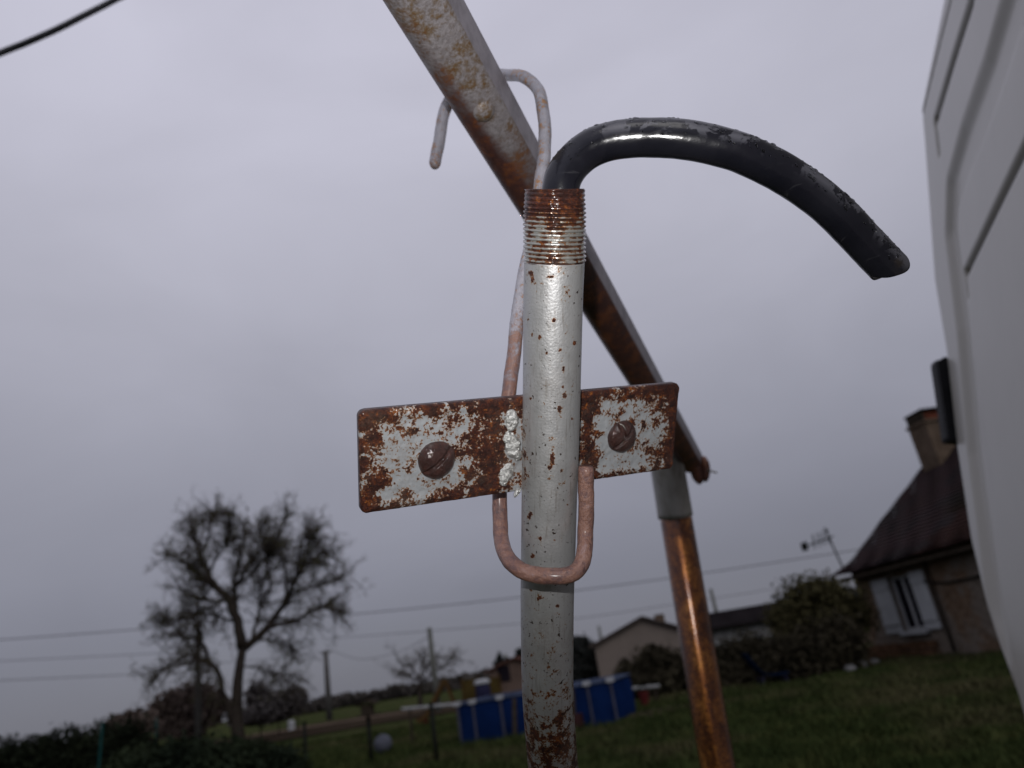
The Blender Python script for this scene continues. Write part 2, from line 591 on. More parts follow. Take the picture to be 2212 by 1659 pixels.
MAT['far_wood'] = leafmat('far wood', (.038, .034, .034), (.050, .045, .042), (.064, .058, .050), .06)
MAT['conifer'] = leafmat('dark conifer', (.016, .017, .017), (.024, .026, .024), (.036, .038, .032), .5)
MAT['pool_blue'] = plain('blue pool liner', (.005, .016, .066), .45, .25, 1.6, .01, 6)
MAT['pool_white'] = plain('pale pool frame', (.055, .058, .085), .5, .12, 4)
MAT['pool_top'] = plain('pool rim', (.055, .07, .115), .5, .2, 4)
MAT['rail'] = plain('pale grey rail', (.22, .225, .23), .6, .2, 3)
MAT['yellow'] = plain('yellow plastic', (.055, .039, .014), .5, .3, 3)
MAT['orange'] = plain('orange plastic', (.060, .036, .016), .5, .3, 3)
MAT['red'] = plain('red plastic', (.080, .018, .018), .5, .2, 3)
MAT['white'] = plain('white plastic', (.32, .33, .35), .5, .1, 3)
MAT['blue'] = plain('blue plastic', (.004, .008, .020), .5, .2, 3)
MAT['navy'] = plain('dark navy plastic', (.020, .020, .045), .5, .2, 3)
MAT['teal'] = plain('teal painted stake', (.007, .032, .031), .5, .2, 6)
MAT['iron'] = plain('dark fence iron', (.014, .015, .014), .7, .2, 6)
MAT['ball'] = plain('grey ball', (.075, .08, .10), .6, .2, 3)
MAT['pink_wall'] = plain('pale rendered wall', (.16, .135, .12), .9, .1, .6)
MAT['brown_wall'] = plain('brown wall', (.105, .075, .062), .9, .2, .6)
MAT['grey_roof'] = plain('grey brown roof', (.062, .050, .046), .9, .25, 1)
MAT['dark_roof'] = plain('dark sheet roof', (.013, .011, .012), .8, .25, 1)
MAT['brown_box'] = plain('dark red brown panel', (.038, .018, .018), .8, .25, 3)
MAT['pale_wall'] = plain('pale blotched wall', (.15, .15, .155), .9, .5, 2.2)

def grass_mat(name, blades):
    m = M(name)
    big = m.noise(.22, 5, .6)
    mid = m.noise(1.4, 6, .65)
    c = m.ramp(mid, [(.32, (.016, .024, .009)), (.5, (.033, .044, .016)), (.68, (.055, .060, .022))])
    c = m.mix(m.step(big, .48, .62, 0, .75), c, (.070, .062, .034))
    if blades:
        c = m.mix(m.step(m.noise(9, 3), .55, .75, 0, .5), c, (.040, .060, .016))
    m.set(Base_Color=c, Roughness=.9)
    m.b.inputs['Specular IOR Level'].default_value = 0
    if not blades:
        m.set(Normal=m.bump(m.noise(16, 6, .7), .05))
    return m.m
MAT['ground'] = grass_mat('grassy ground', False)
MAT['blades'] = grass_mat('grass blades', True)
MAT['dirt'] = plain('pale dirt', (.10, .075, .058), .95, .3, .5)
MAT['rubble'] = plain('rubble', (.055, .041, .033), .95, .4, 3)
MAT['field'] = plain('stubble field', (.038, .029, .021), .95, .3, .15)

# ================================================================== SETTING: ground
def ground_z(x, y):
    return 0.0
n = 90
gx = np.sinh(np.linspace(-6.2, 6.2, n)) * 6.5
gy = np.sinh(np.linspace(-5.2, 6.2, n)) * 6.5 + 18
X, Y = np.meshgrid(gx, gy)
Z = np.zeros_like(X)
gv = np.stack([X, Y, Z], -1).reshape(-1, 3)
near = (np.hypot(gv[:, 0], gv[:, 1] - 18) < 80)
gv[near, 2] += (fbm(gv[near], .33, 3, 3.1) * .05) - .03
gf = [[j * n + i, j * n + i + 1, (j + 1) * n + i + 1, (j + 1) * n + i] for j in range(n - 1) for i in range(n - 1)]
tag(mk('ground', gv, gf, MAT['ground']), kind='structure')

def sheet(name, mat, pts, z):
    P = [np.array([p[0], p[1], z]) for p in pts]
    return tag(mk(name, P, [list(range(len(P)))], mat, smooth=False), kind='structure')
sheet('field', MAT['field'], [(-90, 48), (70, 40), (70, 64), (-90, 72)], .030)
sheet('dirt_road', MAT['dirt'], [(-26, 63.5), (-4, 53.5), (30, 49), (60, 47), (60, 49), (30, 51.5), (-3, 56.5), (-26, 67)], .036)
q = G(1390, 1545)
ang = np.linspace(0, 2 * math.pi, 22, endpoint=False)
sheet('dirt_patch', MAT['rubble'], [(q[0] + math.cos(a) * (1.15 + .2 * math.sin(3 * a)) + .2 * math.sin(a), q[1] + math.sin(a) * (1.0 + .25 * math.cos(5 * a))) for a in ang], .034)

# short grass
N = 170000
yy = 5.5 + (rng.random(N) ** 1.5) * 30
xx = (rng.random(N) * 1.9 - .8) * yy
N = len(xx)
clump = np.array([mnoise.noise(Vector((a * .9, b * .9, 0))) for a, b in zip(xx, yy)])
hh = (.05 + .05 * rng.random(N)) * (1 + .8 * clump) * (1 + yy / 40)
aa = rng.random(N) * math.pi * 2
ww = .012 + .014 * rng.random(N) + yy * .0006
lx, ly = rng.normal(0, .5, N) * hh, rng.normal(0, .5, N) * hh
base = np.stack([xx, yy, np.zeros(N) - .02], 1)
dv = np.stack([np.cos(aa) * ww, np.sin(aa) * ww, np.zeros(N)], 1)
tip = base + np.stack([lx, ly, hh + .02], 1)
bv = np.stack([base - dv, base + dv, tip], 1).reshape(-1, 3)
bf = np.arange(3 * N).reshape(-1, 3)
tag(mk('grass', bv, bf, MAT['blades'], smooth=False), kind='stuff')

# ------------------------------------------------------------------ foliage
def leaf_cloud(blobs, n, size, stray=.22):
    """leaf sized faces spread through ellipsoid clumps; blobs = (centre, radii)"""
    w = np.array([b[1][0] * b[1][1] * b[1][2] for b in blobs]) ** .8
    w /= w.sum()
    idx = rng.choice(len(blobs), n, p=w)
    c = np.array([b[0] for b in blobs])[idx]
    r = np.array([b[1] for b in blobs])[idx]
    d = rng.normal(size=(n, 3)); d /= np.linalg.norm(d, axis=1)[:, None]
    rad = rng.random(n) ** .42
    rad = rad * (1 + stray * rng.normal(size=n) * (rad > .8))
    P = c + d * r * rad[:, None]
    s = size * (.6 + .8 * rng.random(n))
    a = rng.normal(size=(n, 3)); a /= np.linalg.norm(a, axis=1)[:, None]
    b = rng.normal(size=(n, 3)); b -= a * (a * b).sum(1)[:, None]; b /= np.linalg.norm(b, axis=1)[:, None]
    v = np.stack([P - a * s[:, None], P + b * s[:, None] * .6, P + a * s[:, None], P - b * s[:, None] * .6], 1)
    v[:, :, 2] = np.maximum(v[:, :, 2], .01)
    return v.reshape(-1, 3), np.arange(4 * n).reshape(-1, 4)

def bush(name, label, cat, mat, blobs, n, size, group=None, stems=3, stray=.16):
    c = np.mean([b[0] for b in blobs], axis=0)
    t = thing(name, (c[0], c[1], 0), label, cat, group)
    v, f = leaf_cloud(blobs, n, size, stray)
    fo = mk('foliage', v, f, mat, t, smooth=False)
    for b in blobs[:max(stems, 1)]:
        k = np.array(b[0])
        MB().tube([[k[0], k[1], 0], [k[0] + .05, k[1], k[2] * .6], [k[0] - .05, k[1] + .05, k[2]]], [.05, .04, .02], 5).build('stem', MAT['bark'], t)
    return t

def spread(p, q, k, zc, r, jit=.25):
    """k clumps along the line p..q at height zc with radius r"""
    out = []
    for i in range(k):
        s = i / max(k - 1, 1)
        c = np.array(p) * (1 - s) + np.array(q) * s
        rr = np.array(r) * (1 + rng.normal(0, jit * .5, 3))
        out.append((np.array([c[0] + rng.normal(0, jit * r[0]), c[1] + rng.normal(0, jit * r[1]), zc + rng.normal(0, jit * .35 * r[2])]), np.abs(rr)))
    return out

# far wood along the horizon, read as one mass
fb = []
for px in np.arange(520, 1720, 9):
    yl = 1511 - .150 * (px - 700) + 4 * math.sin(px * .05) + 3 * math.sin(px * .13 + 1)
    if px > 1350: yl -= 3
    Yd = 165 + 20 * math.sin(px * .01)
    top = at(px, yl, Yd)[2]
    c = at(px, yl, Yd)
    h = max(top, 2.2)
    fb.append((np.array([c[0], c[1], h * .5]), np.array([2.0, 2.5, h * .55])))
v, f = leaf_cloud(fb, 16000, .75)
tag(mk('distant_wood', v, f, MAT['far_wood'], smooth=False), kind='stuff')

# clipped dark hedge on the left
pA, pB = at(-260, 1600, 15.0), at(322, 1560, 15.0)
hz = at(150, 1567, 15.0)[2]
t = thing('hedge', (pB[0], pB[1], 0), 'long clipped dark hedge closing the lower left corner behind the teal stake', 'hedge')
hb = spread((pA[0], pA[1], 0), (pB[0] - .3, pB[1], 0), 34, hz * .50, (.55, .6, hz * .50), .08)
v, f = leaf_cloud(hb, 60000, .045, .05)
mk('foliage', v, f, MAT['hedge'], t, smooth=False)
for k in range(9):
    s = k / 8
    b = np.array([pA[0] * (1 - s) + pB[0] * s, pA[1] * (1 - s) + pB[1] * s, 0])
    MB().tube([b, b + (0.05, 0, hz * .8)], [.06, .03], 6).build('stem', MAT['bark'], t)

# low loose bush in front of it
pA, pB = at(235, 1640, 10.5), at(585, 1610, 10.5)
nb = spread((pA[0], pA[1], 0), (pB[0], pB[1], 0), 9, at(400, 1650, 10.5)[2] * .70, (.55, .55, .50), .22)
nb += [(np.array([at(q, 1600, 10.5)[0], 10.5, at(q, h, 10.5)[2] - .38]), np.array([.5, .45, .42])) for q, h in ((300, 1612), (380, 1596), (450, 1592), (520, 1600), (570, 1622))]
bush('bush', 'loose dark green bush at the bottom left in front of the bare tree', 'bush', MAT['bush_near'], nb, 40000, .036, stray=.08)

# brown leafless shrubs round the foot of the tree
def blob_px(px, py, Y, rx, rz, ry=None):
    c = at(px, py, Y); k = Y / FPX * 1.0
    return (c, np.array([rx * k, (ry or rx) * k, rz * k]))
bush('shrub', 'rounded brown leafless shrub left of the bare tree trunk', 'shrub', MAT['bush_brown'],
     [blob_px(375, 1530, 48, 42, 36), blob_px(425, 1522, 48, 50, 42), blob_px(340, 1545, 48, 24, 26), blob_px(460, 1530, 48, 30, 34), blob_px(395, 1560, 48, 55, 32)], 9000, .16)
bush('shrub', 'greyish leafless shrub just right of the bare tree trunk', 'shrub', MAT['bush_grey'],
     [blob_px(560, 1515, 52, 26, 38), blob_px(600, 1525, 52, 34, 26), blob_px(640, 1508, 52, 22, 24), blob_px(575, 1540, 52, 50, 20)], 6000, .17)
bush('shrub', 'small reddish brown shrub showing over the clipped hedge', 'shrub', MAT['bush_brown'],
     [blob_px(250, 1560, 40, 20, 16), blob_px(285, 1552, 40, 24, 16), blob_px(320, 1560, 40, 20, 20), blob_px(280, 1580, 40, 40, 26)], 3000, .14)

# ------------------------------------------------------------------ bare trees
def bare_tree(label, Y, trunk_px, trunk_r, limbs, n_branch, twig_len, depth=2.2, n_lichen=6000, twig_r=.011, lich=.07, crown=None):
    """trunk and limbs follow the tree in view; branches and twigs grow out of the limbs"""
    b = at(*trunk_px[0], Y)
    t = thing('bare_tree', (b[0], Y, 0), label, 'tree')
    tp = [np.array([b[0], Y, 0])] + [at(x, y, Y) for x, y in trunk_px]
    tp = smooth_path(tp, 18)
    v, f, _ = tube_geo(tp, np.linspace(trunk_r * 1.35, trunk_r * .78, 18), 10)
    mk('trunk', v, f, MAT['bark'], t)
    tw = MB(); ends = []
    cz = np.mean([at(x, y, Y) for l in limbs for x, y in l[0]], axis=0)
    for ctrl, r0, r1, dy in limbs:
        P = [at(x, y, Y + dy * i / (len(ctrl) - 1)) for i, (x, y) in enumerate(ctrl)]
        P = smooth_path(P, 16)
        P[2:] += rng.normal(0, .045, P[2:].shape)
        v, f, _ = tube_geo(P, np.linspace(r0 * 1.12, r1 * 1.2, 16), 7)
        mk('limb', v, f, MAT['bark'], t)
        L = np.linalg.norm(np.diff(P, axis=0), axis=1).sum()
        for k in range(int(n_branch * L)):
            i = min(int(3 + 13 * rng.random() ** .8), 15)
            p0 = P[i]
            out = (p0 - cz) * np.array([1, 1, .8]); out /= np.linalg.norm(out) + 1e-6
            d = (P[i] - P[i - 1]); d /= np.linalg.norm(d)
            d = .45 * d + .5 * out + rng.normal(0, .55, 3) + (0, 0, .12)
            d /= np.linalg.norm(d)
            bl = twig_len * (.5 + rng.random())
            pts = [p0]
            for s in range(4):
                d = d + rng.normal(0, .28, 3); d /= np.linalg.norm(d)
                pts.append(pts[-1] + d * bl / 4)
            tw.tube(pts, np.linspace(.032, .012, 5) * (twig_r / .011), 4, False)
            for kk in range(6):
                j = rng.integers(1, 5)
                e = d * .5 + rng.normal(0, .75, 3) + (0, 0, .15); e /= np.linalg.norm(e)
                tl = twig_len * .42 * (.4 + rng.random())
                q0 = pts[j]; q1 = q0 + e * tl * .5
                e2 = e + rng.normal(0, .4, 3); e2 /= np.linalg.norm(e2)
                q2 = q1 + e2 * tl * .5
                tw.tube([q0, q1, q2], [twig_r, twig_r * .8, twig_r * .5], 3, False)
                ends += [q1, q2]
                for _ in range(2):
                    e3 = e2 + rng.normal(0, .7, 3); e3 /= np.linalg.norm(e3)
                    q3 = q1 + e3 * tl * .45
                    tw.tube([q1, q3], [twig_r * .7, twig_r * .45], 3, False)
                    ends.append(q3)
    o = tw.build('twigs', MAT['twig'], t); o['kind'] = 'stuff'
    E = np.array(ends)
    if n_lichen:
        idx = rng.choice(len(E), n_lichen)
        blobs = E[idx] + rng.normal(0, .10, (n_lichen, 3))
        s = lich * (.5 + rng.random(n_lichen))
        a = rng.normal(size=(n_lichen, 3)); a /= np.linalg.norm(a, axis=1)[:, None]
        bb = rng.normal(size=(n_lichen, 3)); bb /= np.linalg.norm(bb, axis=1)[:, None]
        v = np.stack([blobs - a * s[:, None], blobs + a * s[:, None], blobs + bb * s[:, None]], 1).reshape(-1, 3)
        o = mk('buds', v, np.arange(3 * n_lichen).reshape(-1, 3), MAT['lichen'], t, smooth=False); o['kind'] = 'stuff'
    return t

TL = [
    ([(523, 1400), (515, 1345), (490, 1290), (450, 1245), (430, 1190), (415, 1135)], .27, .05, -1.0),
    ([(490, 1290), (440, 1250), (400, 1215), (360, 1195)], .15, .04, .8),
    ([(430, 1215), (450, 1160), (462, 1110)], .09, .03, .6),
    ([(515, 1345), (505, 1270), (520, 1200), (530, 1150)], .16, .04, 1.4),
    ([(505, 1270), (545, 1215), (585, 1170)], .10, .03, -1.4),
    ([(528, 1400), (570, 1362), (610, 1310), (645, 1240), (665, 1180)], .21, .05, 1.0),
    ([(610, 1310), (620, 1250), (600, 1190)], .10, .03, -.8),
    ([(645, 1240), (690, 1195), (725, 1190)], .10, .03, 1.0),
    ([(580, 1356), (640, 1340), (700, 1310), (735, 1330)], .11, .03, -1.2),
    ([(640, 1245), (650, 1180), (672, 1140)], .08, .03, .4),
    ([(545, 1385), (560, 1310), (560, 1250)], .10, .03, 2.0),
    ([(503, 1560), (482, 1495), (470, 1450), (425, 1420), (385, 1425), (345, 1460)], .19, .035, -.6),
    ([(470, 1450), (450, 1420), (433, 1370), (430, 1300)], .12, .035, -.3),
    ([(425, 1420), (395, 1370), (360, 1340)], .07, .03, .4),
    ([(480, 1300), (430, 1290), (385, 1270)], .08, .03, -.8),
    ([(520, 1440), (560, 1440), (590, 1455), (635, 1465)], .05, .02, .4),
    ([(505, 1270), (560, 1225), (600, 1165), (615, 1120)], .09, .03, .9),
    ([(560, 1310), (585, 1265), (575, 1200), (560, 1135)], .08, .03, -.9),
    ([(520, 1200), (500, 1150), (490, 1112)], .07, .03, -.5),
    ([(630, 1275), (690, 1265), (735, 1240)], .07, .03, .8),
    ([(450, 1245), (470, 1200), (495, 1165)], .08, .03, .9),
    ([(545, 1385), (590, 1385), (640, 1400)], .06, .025, .9),
    ([(512, 1345), (470, 1330), (420, 1330), (370, 1350)], .07, .03, .6),
]
bare_tree('big bare tree with forked trunk and wide twiggy crown left of the plate', 42, [(515, 1600), (512, 1540), (514, 1470), (524, 1400)], .27, TL, 8.6, 1.3, 2.0, 18000, .0125, .062)
SL = [
    ([(905, 1470), (890, 1440), (865, 1435)], .10, .03, .5), ([(908, 1475), (925, 1435), (945, 1420)], .10, .03, -.5),
    ([(905, 1470), (912, 1440), (915, 1415)], .09, .03, .2), ([(915, 1470), (955, 1440), (985, 1415)], .10, .03, .6), ([(900, 1470), (875, 1455), (855, 1462)], .08, .03, .6)]
bare_tree('small low bare tree behind the tall pole right of the big tree', 62, [(908, 1520), (907, 1470)], .16, SL, 3.6, 1.5, 2, 1200, .013, .06)

# ------------------------------------------------------------------ poles and lines
def pole(label, px, py, Y, r, mat, arm=None, lean_px=0, group='utility poles along the lane'):
    top = at(px, py, Y)
    t = thing('utility_pole', (top[0], top[1], 0), label, 'pole', group)
    v, f, _ = tube_geo([[top[0], top[1], 0], [top[0], top[1], top[2] * .5], top], [r * 1.25, r * 1.1, r * .9], 9)
    mk('shaft', v, f, mat, t)
    if arm:
        m = MB().bar(top + (-arm, 0, -.25), top + (arm, 0, -.25), .1, .12)
        m.build('crossarm', mat, t)
        for s in (-1, 1):
            c = top + (s * arm * .85, 0, -.10)
            mk('insulator', *tube_geo([c + (0, 0, -.08), c, c + (0, 0, .1)], [.05, .07, .03], 7)[:2], MAT['rail'], t)
    return top
pole1 = pole('dark utility pole half hidden in the left side of the bare tree', 428, 1345, 45, .17, MAT['pole_wood'], .35)
pole2 = pole('short utility pole standing alone between the bare tree and the steel pipe', 703, 1405, 75, .24, MAT['pole_wood'], .5)
pole3 = pole('tall greenish utility pole rising through the small bare tree', 927, 1356, 48, .16, MAT['pole_conc'], None)
pole4 = pole('faint far utility pole above the orange roofed house', 1091, 1412, 110, .20, MAT['pole_conc'], None)
pole5 = pole('thin far utility pole just right of the rusty post', 1535, 1272, 95, .22, MAT['pole_conc'], None)
pole6 = pole('thin far utility pole left of the gabled house', 1293, 1352, 120, .22, MAT['pole_conc'], None)
# street lamp head on the tall pole
lamp_p = pole3 + (.55, 0, -.05)

def line(label, pts, r=.03, sag=0.0, group='power lines crossing the sky'):
    pts = np.array(pts)
    P = smooth_path(pts, 60)
    v, f, _ = tube_geo(P, r, 5)
    o = mk('power_line', v, f, MAT['wire'], loc=P[0])
    return tag(o, label, 'power line', group)
line('topmost power line running from the left edge past the bare tree to the old house',
     [at(-300, 1398, 46), at(0, 1382, 45), at(330, 1357, 45), pole1 * 0 + at(430, 1348, 45), at(750, 1328, 46), at(1250, 1275, 47), at(1740, 1205, 48), at(2150, 1140, 49)], .026)
line('middle power line at the left, fainter than the topmost one',
     [at(-300, 1442, 47), at(0, 1428, 46), at(330, 1412, 46), at(432, 1408, 46)], .018)
line('lowest power line at the left edge above the clipped hedge',
     [at(-300, 1485, 47), at(0, 1470, 46), at(330, 1455, 46), at(432, 1448, 46)], .020)
line('second power line passing behind the pipe and the rusty post towards the antenna',
     [at(700, 1380, 58), at(940, 1362, 48), at(1250, 1335, 52), at(1450, 1306, 54), at(1760, 1258, 56), at(2100, 1200, 58)], .018)
line('sagging power line from the lone short pole to the big bare tree',
     [pole2 + (-.4, 0, 0), at(640, 1412, 70), at(570, 1424, 65), at(470, 1432, 60), at(300, 1440, 55)], .022)
line('sagging power line from the lone short pole to the tall greenish pole',
     [pole2 + (.4, 0, 0), at(780, 1424, 68), at(860, 1408, 58), pole3 + (0, 0, -.5)], .022)

# ------------------------------------------------------------------ garden things on the left and middle
def stake(px, top, Y, r, label, lean=0):
    p = at(px, top, Y)
    v, f, _ = tube_geo([[p[0] - lean, p[1], 0], p], r, 8)
    return tag(mk('garden_stake', v, f, MAT['teal'], loc=(p[0], p[1], 0)), label, 'stake', 'teal garden stakes')
stake(222, 1560, 10, .016, 'thin teal stake standing against the dark hedge', .1)
stake(338, 1550, 16, .022, 'faint teal stake at the right end of the dark hedge')

def fence_post(px, top, bottom, label, head=False):
    b = G(px, bottom); Yd = b[1]
    tp = at(px, top, Yd)
    t = thing('fence_post', (b[0], b[1], 0), label, 'post', 'dark garden fence posts')
    v, f, _ = tube_geo([[b[0], b[1], 0], [b[0], b[1], tp[2]]], .045, 7)
    mk('shaft', v, f, MAT['iron'], t)
    m = MB().box((b[0], b[1], tp[2] + .02), (.06, 0, 0), (0, .06, 0), (0, 0, .02))
    m.build('cap', MAT['iron'], t)
    return t
fence_post(662, 1562, 1660, 'plain dark fence post left of the grey ball')
fence_post(945, 1520, 1650, 'dark fence post standing just left of the blue pool')
# bird table
b = G(803, 1650); tp = at(797, 1545, b[1])
t = thing('bird_table', (b[0], b[1], 0), 'dark box on a slim dark post beside the grey ball', 'bird table')
mk('post', *tube_geo([[b[0], b[1], 0], [b[0], b[1], tp[2]]], .05, 8)[:2], MAT['iron'], t)
c = np.array([b[0], b[1], tp[2]])
MB().box(c + (0, 0, .01), (.23, 0, 0), (0, .2, 0), (0, 0, .015)).build('tray', MAT['wood_dark'], t)
MB().box(c + (0, 0, .14), (.14, 0, 0), (0, .12, 0), (0, 0, .11)).build('house_body', MAT['wood_dark'], t)
m = MB()
for s in (-1, 1):
    m.bar(c + (s * .24, 0, .24), c + (s * .004, 0, .36), .44, .02, up=(0, 0, 1))
m.build('roof', MAT['wood_dark'], t)
# ball
b = G(829, 1628)
t = thing('garden_ball', (b[0], b[1], 0), 'grey round ball lying on the lawn beside the dark post', 'ball')
MB().ball((b[0], b[1], .24), .25, 20, 12).build('shell', MAT['ball'], t, smooth=True)
MB().tube([(b[0], b[1], -.01), (b[0], b[1], .05)], [.16, .12], 16).build('foot', MAT['iron'], t)
# white marker by the road
b = at(630, 1578, 62)
t = thing('marker_post', (b[0], b[1], 0), 'short white marker post beside the pale dirt road', 'marker post')
tz = at(630, 1556, 62)[2]
MB().tube([(b[0], b[1], 0), (b[0], b[1], tz - .1), (b[0], b[1], tz)], [.26, .26, .16], 10).build('body', MAT['white'], t)
MB().tube([(b[0], b[1], tz - .42), (b[0], b[1], tz - .3)], [.265, .265], 10).build('band', MAT['rail'], t)

# blue frame pool
A, B_ = G(1000, 1609), G(1336, 1561)
A[2] = B_[2] = 0
ex = (B_ - A); Lp = np.linalg.norm(ex); ex /= Lp
ey = np.array([-ex[1], ex[0], 0])
hp = at(990, 1522, A[1])[2]
t = thing('frame_pool', (A + B_) / 2 + ey * 1.2, 'blue rectangular frame pool with pale uprights standing on the lawn', 'pool')
dp = 2.4
m = MB()
seg = 26
def wall_strip(p, q, k):
    d = (q - p); L = np.linalg.norm(d); d /= L; nrm = np.array([d[1], -d[0], 0])
    vs_, fs = [], []
    for j in range(7):
        z = hp * j / 6
        for i in range(k + 1):
            s = i / k
            bul = .045 * abs(math.sin(s * math.pi * L / .62)) * math.sin(math.pi * j / 6)
            vs_.append(p + d * L * s + nrm * bul + (0, 0, z))
    for j in range(6):
        for i in range(k):
            a = j * (k + 1) + i
            fs.append([a, a + 1, a + k + 2, a + k + 1])
    m.add(vs_, fs)
c0, c1, c2, c3 = A, B_, B_ + ey * dp, A + ey * dp
for p, q in ((c0, c1), (c1, c2), (c2, c3), (c3, c0)): wall_strip(p, q, seg)
m.build('liner', MAT['pool_blue'], t, smooth=True)
mk('water', [p + (0, 0, hp * .86) for p in (c0, c1, c2, c3)], [[0, 1, 2, 3]], MAT['navy'], t, smooth=False)
for p, q in ((c0, c1), (c1, c2), (c2, c3), (c3, c0)):
    MB().tube([p + (0, 0, hp), q + (0, 0, hp)], .042, 8).build('rim', MAT['pool_top'], t, smooth=True)
for s in (0, .105, .29, .48, .67, .855, 1.0):
    p = c0 + ex * Lp * s - ey * .055
    mb = MB().bar(p, p + (0, 0, hp), .075, .05, up=ex)
    mb.build('upright', MAT['pool_white'], t)
    MB().box(p + (0, 0, hp + .02), ex * .09, ey * .06, (0, 0, .05)).build('corner_cap', MAT['white'], t)
for s in (.385, .76):                            # dark braces standing out in front
    p = c0 + ex * Lp * s
    MB().bar(p - ey * .42, p - ey * .07 + (0, 0, hp * .93), .10, .06).build('brace', MAT['wood_dark'], t)
MB().box(c0 + ex * Lp * .72 - ey * .32 + (0, 0, .17), ex * .34, ey * .16, (0, 0, .17)).build('pump_box', MAT['brown_box'], t)

# pale rail running past the pool
ra, rb = at(868, 1532, 24.5), at(1425, 1482, 24.5)
t = thing('garden_rail', (ra[0], ra[1], 0), 'long pale grey rail running level behind the blue pool', 'rail')
MB().tube([ra, rb], .05, 8).build('rail_bar', MAT['rail'], t)
for s in (.03, .28, .98):
    p = ra * (1 - s) + rb * s
    MB().bar((p[0], p[1], 0), (p[0], p[1], p[2]), .07, .07, up=(1, 0, 0)).build('post', MAT['wood_dark'], t)

# toys beyond the pool
def toy_slide(px, top, bot, Y, mat, label):
    p, q = at(px, top, Y), at(px - 26, bot, Y)
    t = thing('toy_slide', (p[0], Y, 0), label, 'toy slide')
    z = p[2]
    pts = smooth_path([np.array([p[0], Y, z]), np.array([p[0] - .35, Y, z * .7]), np.array([p[0] - .9, Y, z * .22]), np.array([p[0] - 1.3, Y, z * .12])], 10)
    m = MB()
    for a, b2 in zip(pts[:-1], pts[1:]): m.bar(a, b2, .5, .05, up=(0, 0, 1))
    m.build('chute', mat, t)
    for s in (-1, 1):
        m = MB()
        for a, b2 in zip(pts[:-1], pts[1:]): m.bar(a + (0, s * .26, .07), b2 + (0, s * .26, .07), .05, .18)
        m.build('side_rail', mat, t)
        MB().bar((p[0] + .45, Y + s * .25, 0), (p[0] + .02, Y + s * .25, z), .08, .08).build('leg', MAT['orange'], t)
    for k in range(4):
        h = z * (.18 + .2 * k); xk = p[0] + .45 - .43 * h / z
        MB().bar((xk, Y - .25, h), (xk, Y + .25, h), .07, .05).build('rung', MAT['orange'], t)
    return t
toy_slide(962, 1472, 1510, 33, MAT['orange'], 'orange toy slide beyond the lawn left of the yellow play panels')
def play_panel(px, top, Y, w, label):
    p = at(px, top, Y)
    t = thing('play_panel', (p[0], Y, 0), label, 'play panel', 'yellow play panels beyond the pool')
    z = p[2]
    MB().box((p[0], Y, z * .52), (w / 2, 0, 0), (0, .05, 0), (0, 0, z * .46)).build('board', MAT['yellow'], t)
    for s in (-1, 1):
        MB().tube([(p[0] + s * (w / 2 + .05), Y, 0), (p[0] + s * (w / 2 + .05), Y, z + .06)], .05, 7).build('post', MAT['orange'], t)
play_panel(1015, 1466, 34, .62, 'yellow play panel left of the white topped barrel')
play_panel(1063, 1462, 34, .5, 'yellow play panel right of the white topped barrel')
p = at(1041, 1474, 33)
t = thing('barrel', (p[0], 33, 0), 'dark barrel with a white lid between the yellow play panels', 'barrel')
z = p[2]
MB().tube([(p[0], 33, 0), (p[0], 33, z * .25), (p[0], 33, z * .5), (p[0], 33, z * .75), (p[0], 33, z * .97)], [.27, .31, .32, .31, .28], 16).build('drum', MAT['navy'], t, smooth=True)
MB().tube([(p[0], 33, z * .96), (p[0], 33, z * 1.04), (p[0], 33, z * 1.1)], [.34, .34, .2], 16).build('lid', MAT['white'], t)
def bucket(px, py, Y, label):
    p = at(px, py, Y)
    t = thing('bucket', (p[0], Y, 0), label, 'bucket', 'red buckets on the grass')
    MB().tube([(p[0], Y, 0), (p[0], Y, .42)], [.10, .15], 14).build('tub', MAT['red'], t)
    arc = [(p[0] + .15 * math.cos(a), Y, .42 + .15 * math.sin(a)) for a in np.linspace(0, math.pi, 9)]
    MB().tube(arc, .018, 5).build('handle', MAT['iron'], t)
bucket(915, 1516, 34, 'red bucket beyond the left end of the pale rail')
bucket(1388, 1490, 23, 'red bucket on the grass right of the blue pool')

# blue plastic slide in the dark bushes
bq = G(1668, 1482)
t = thing('toy_chair', (bq[0], bq[1], 0), 'dark blue curved plastic seat standing before the dark bushes right of the post', 'chair')
sp = smooth_path([bq + (-.55, 0, .95), bq + (-.38, 0, .6), bq + (-.15, 0, .34), bq + (.3, 0, .28), bq + (.5, 0, .3)], 12)
m = MB()
for a, b2 in zip(sp[:-1], sp[1:]): m.bar(a, b2, .6, .05)
m.build('seat_shell', MAT['blue'], t)
for sx, sy in ((-.25, -.25), (-.25, .25), (.35, -.25), (.35, .25)):
    MB().tube([bq + (sx * 1.2, sy, 0), bq + (sx, sy, .3)], .03, 6).build('leg', MAT['navy'], t)

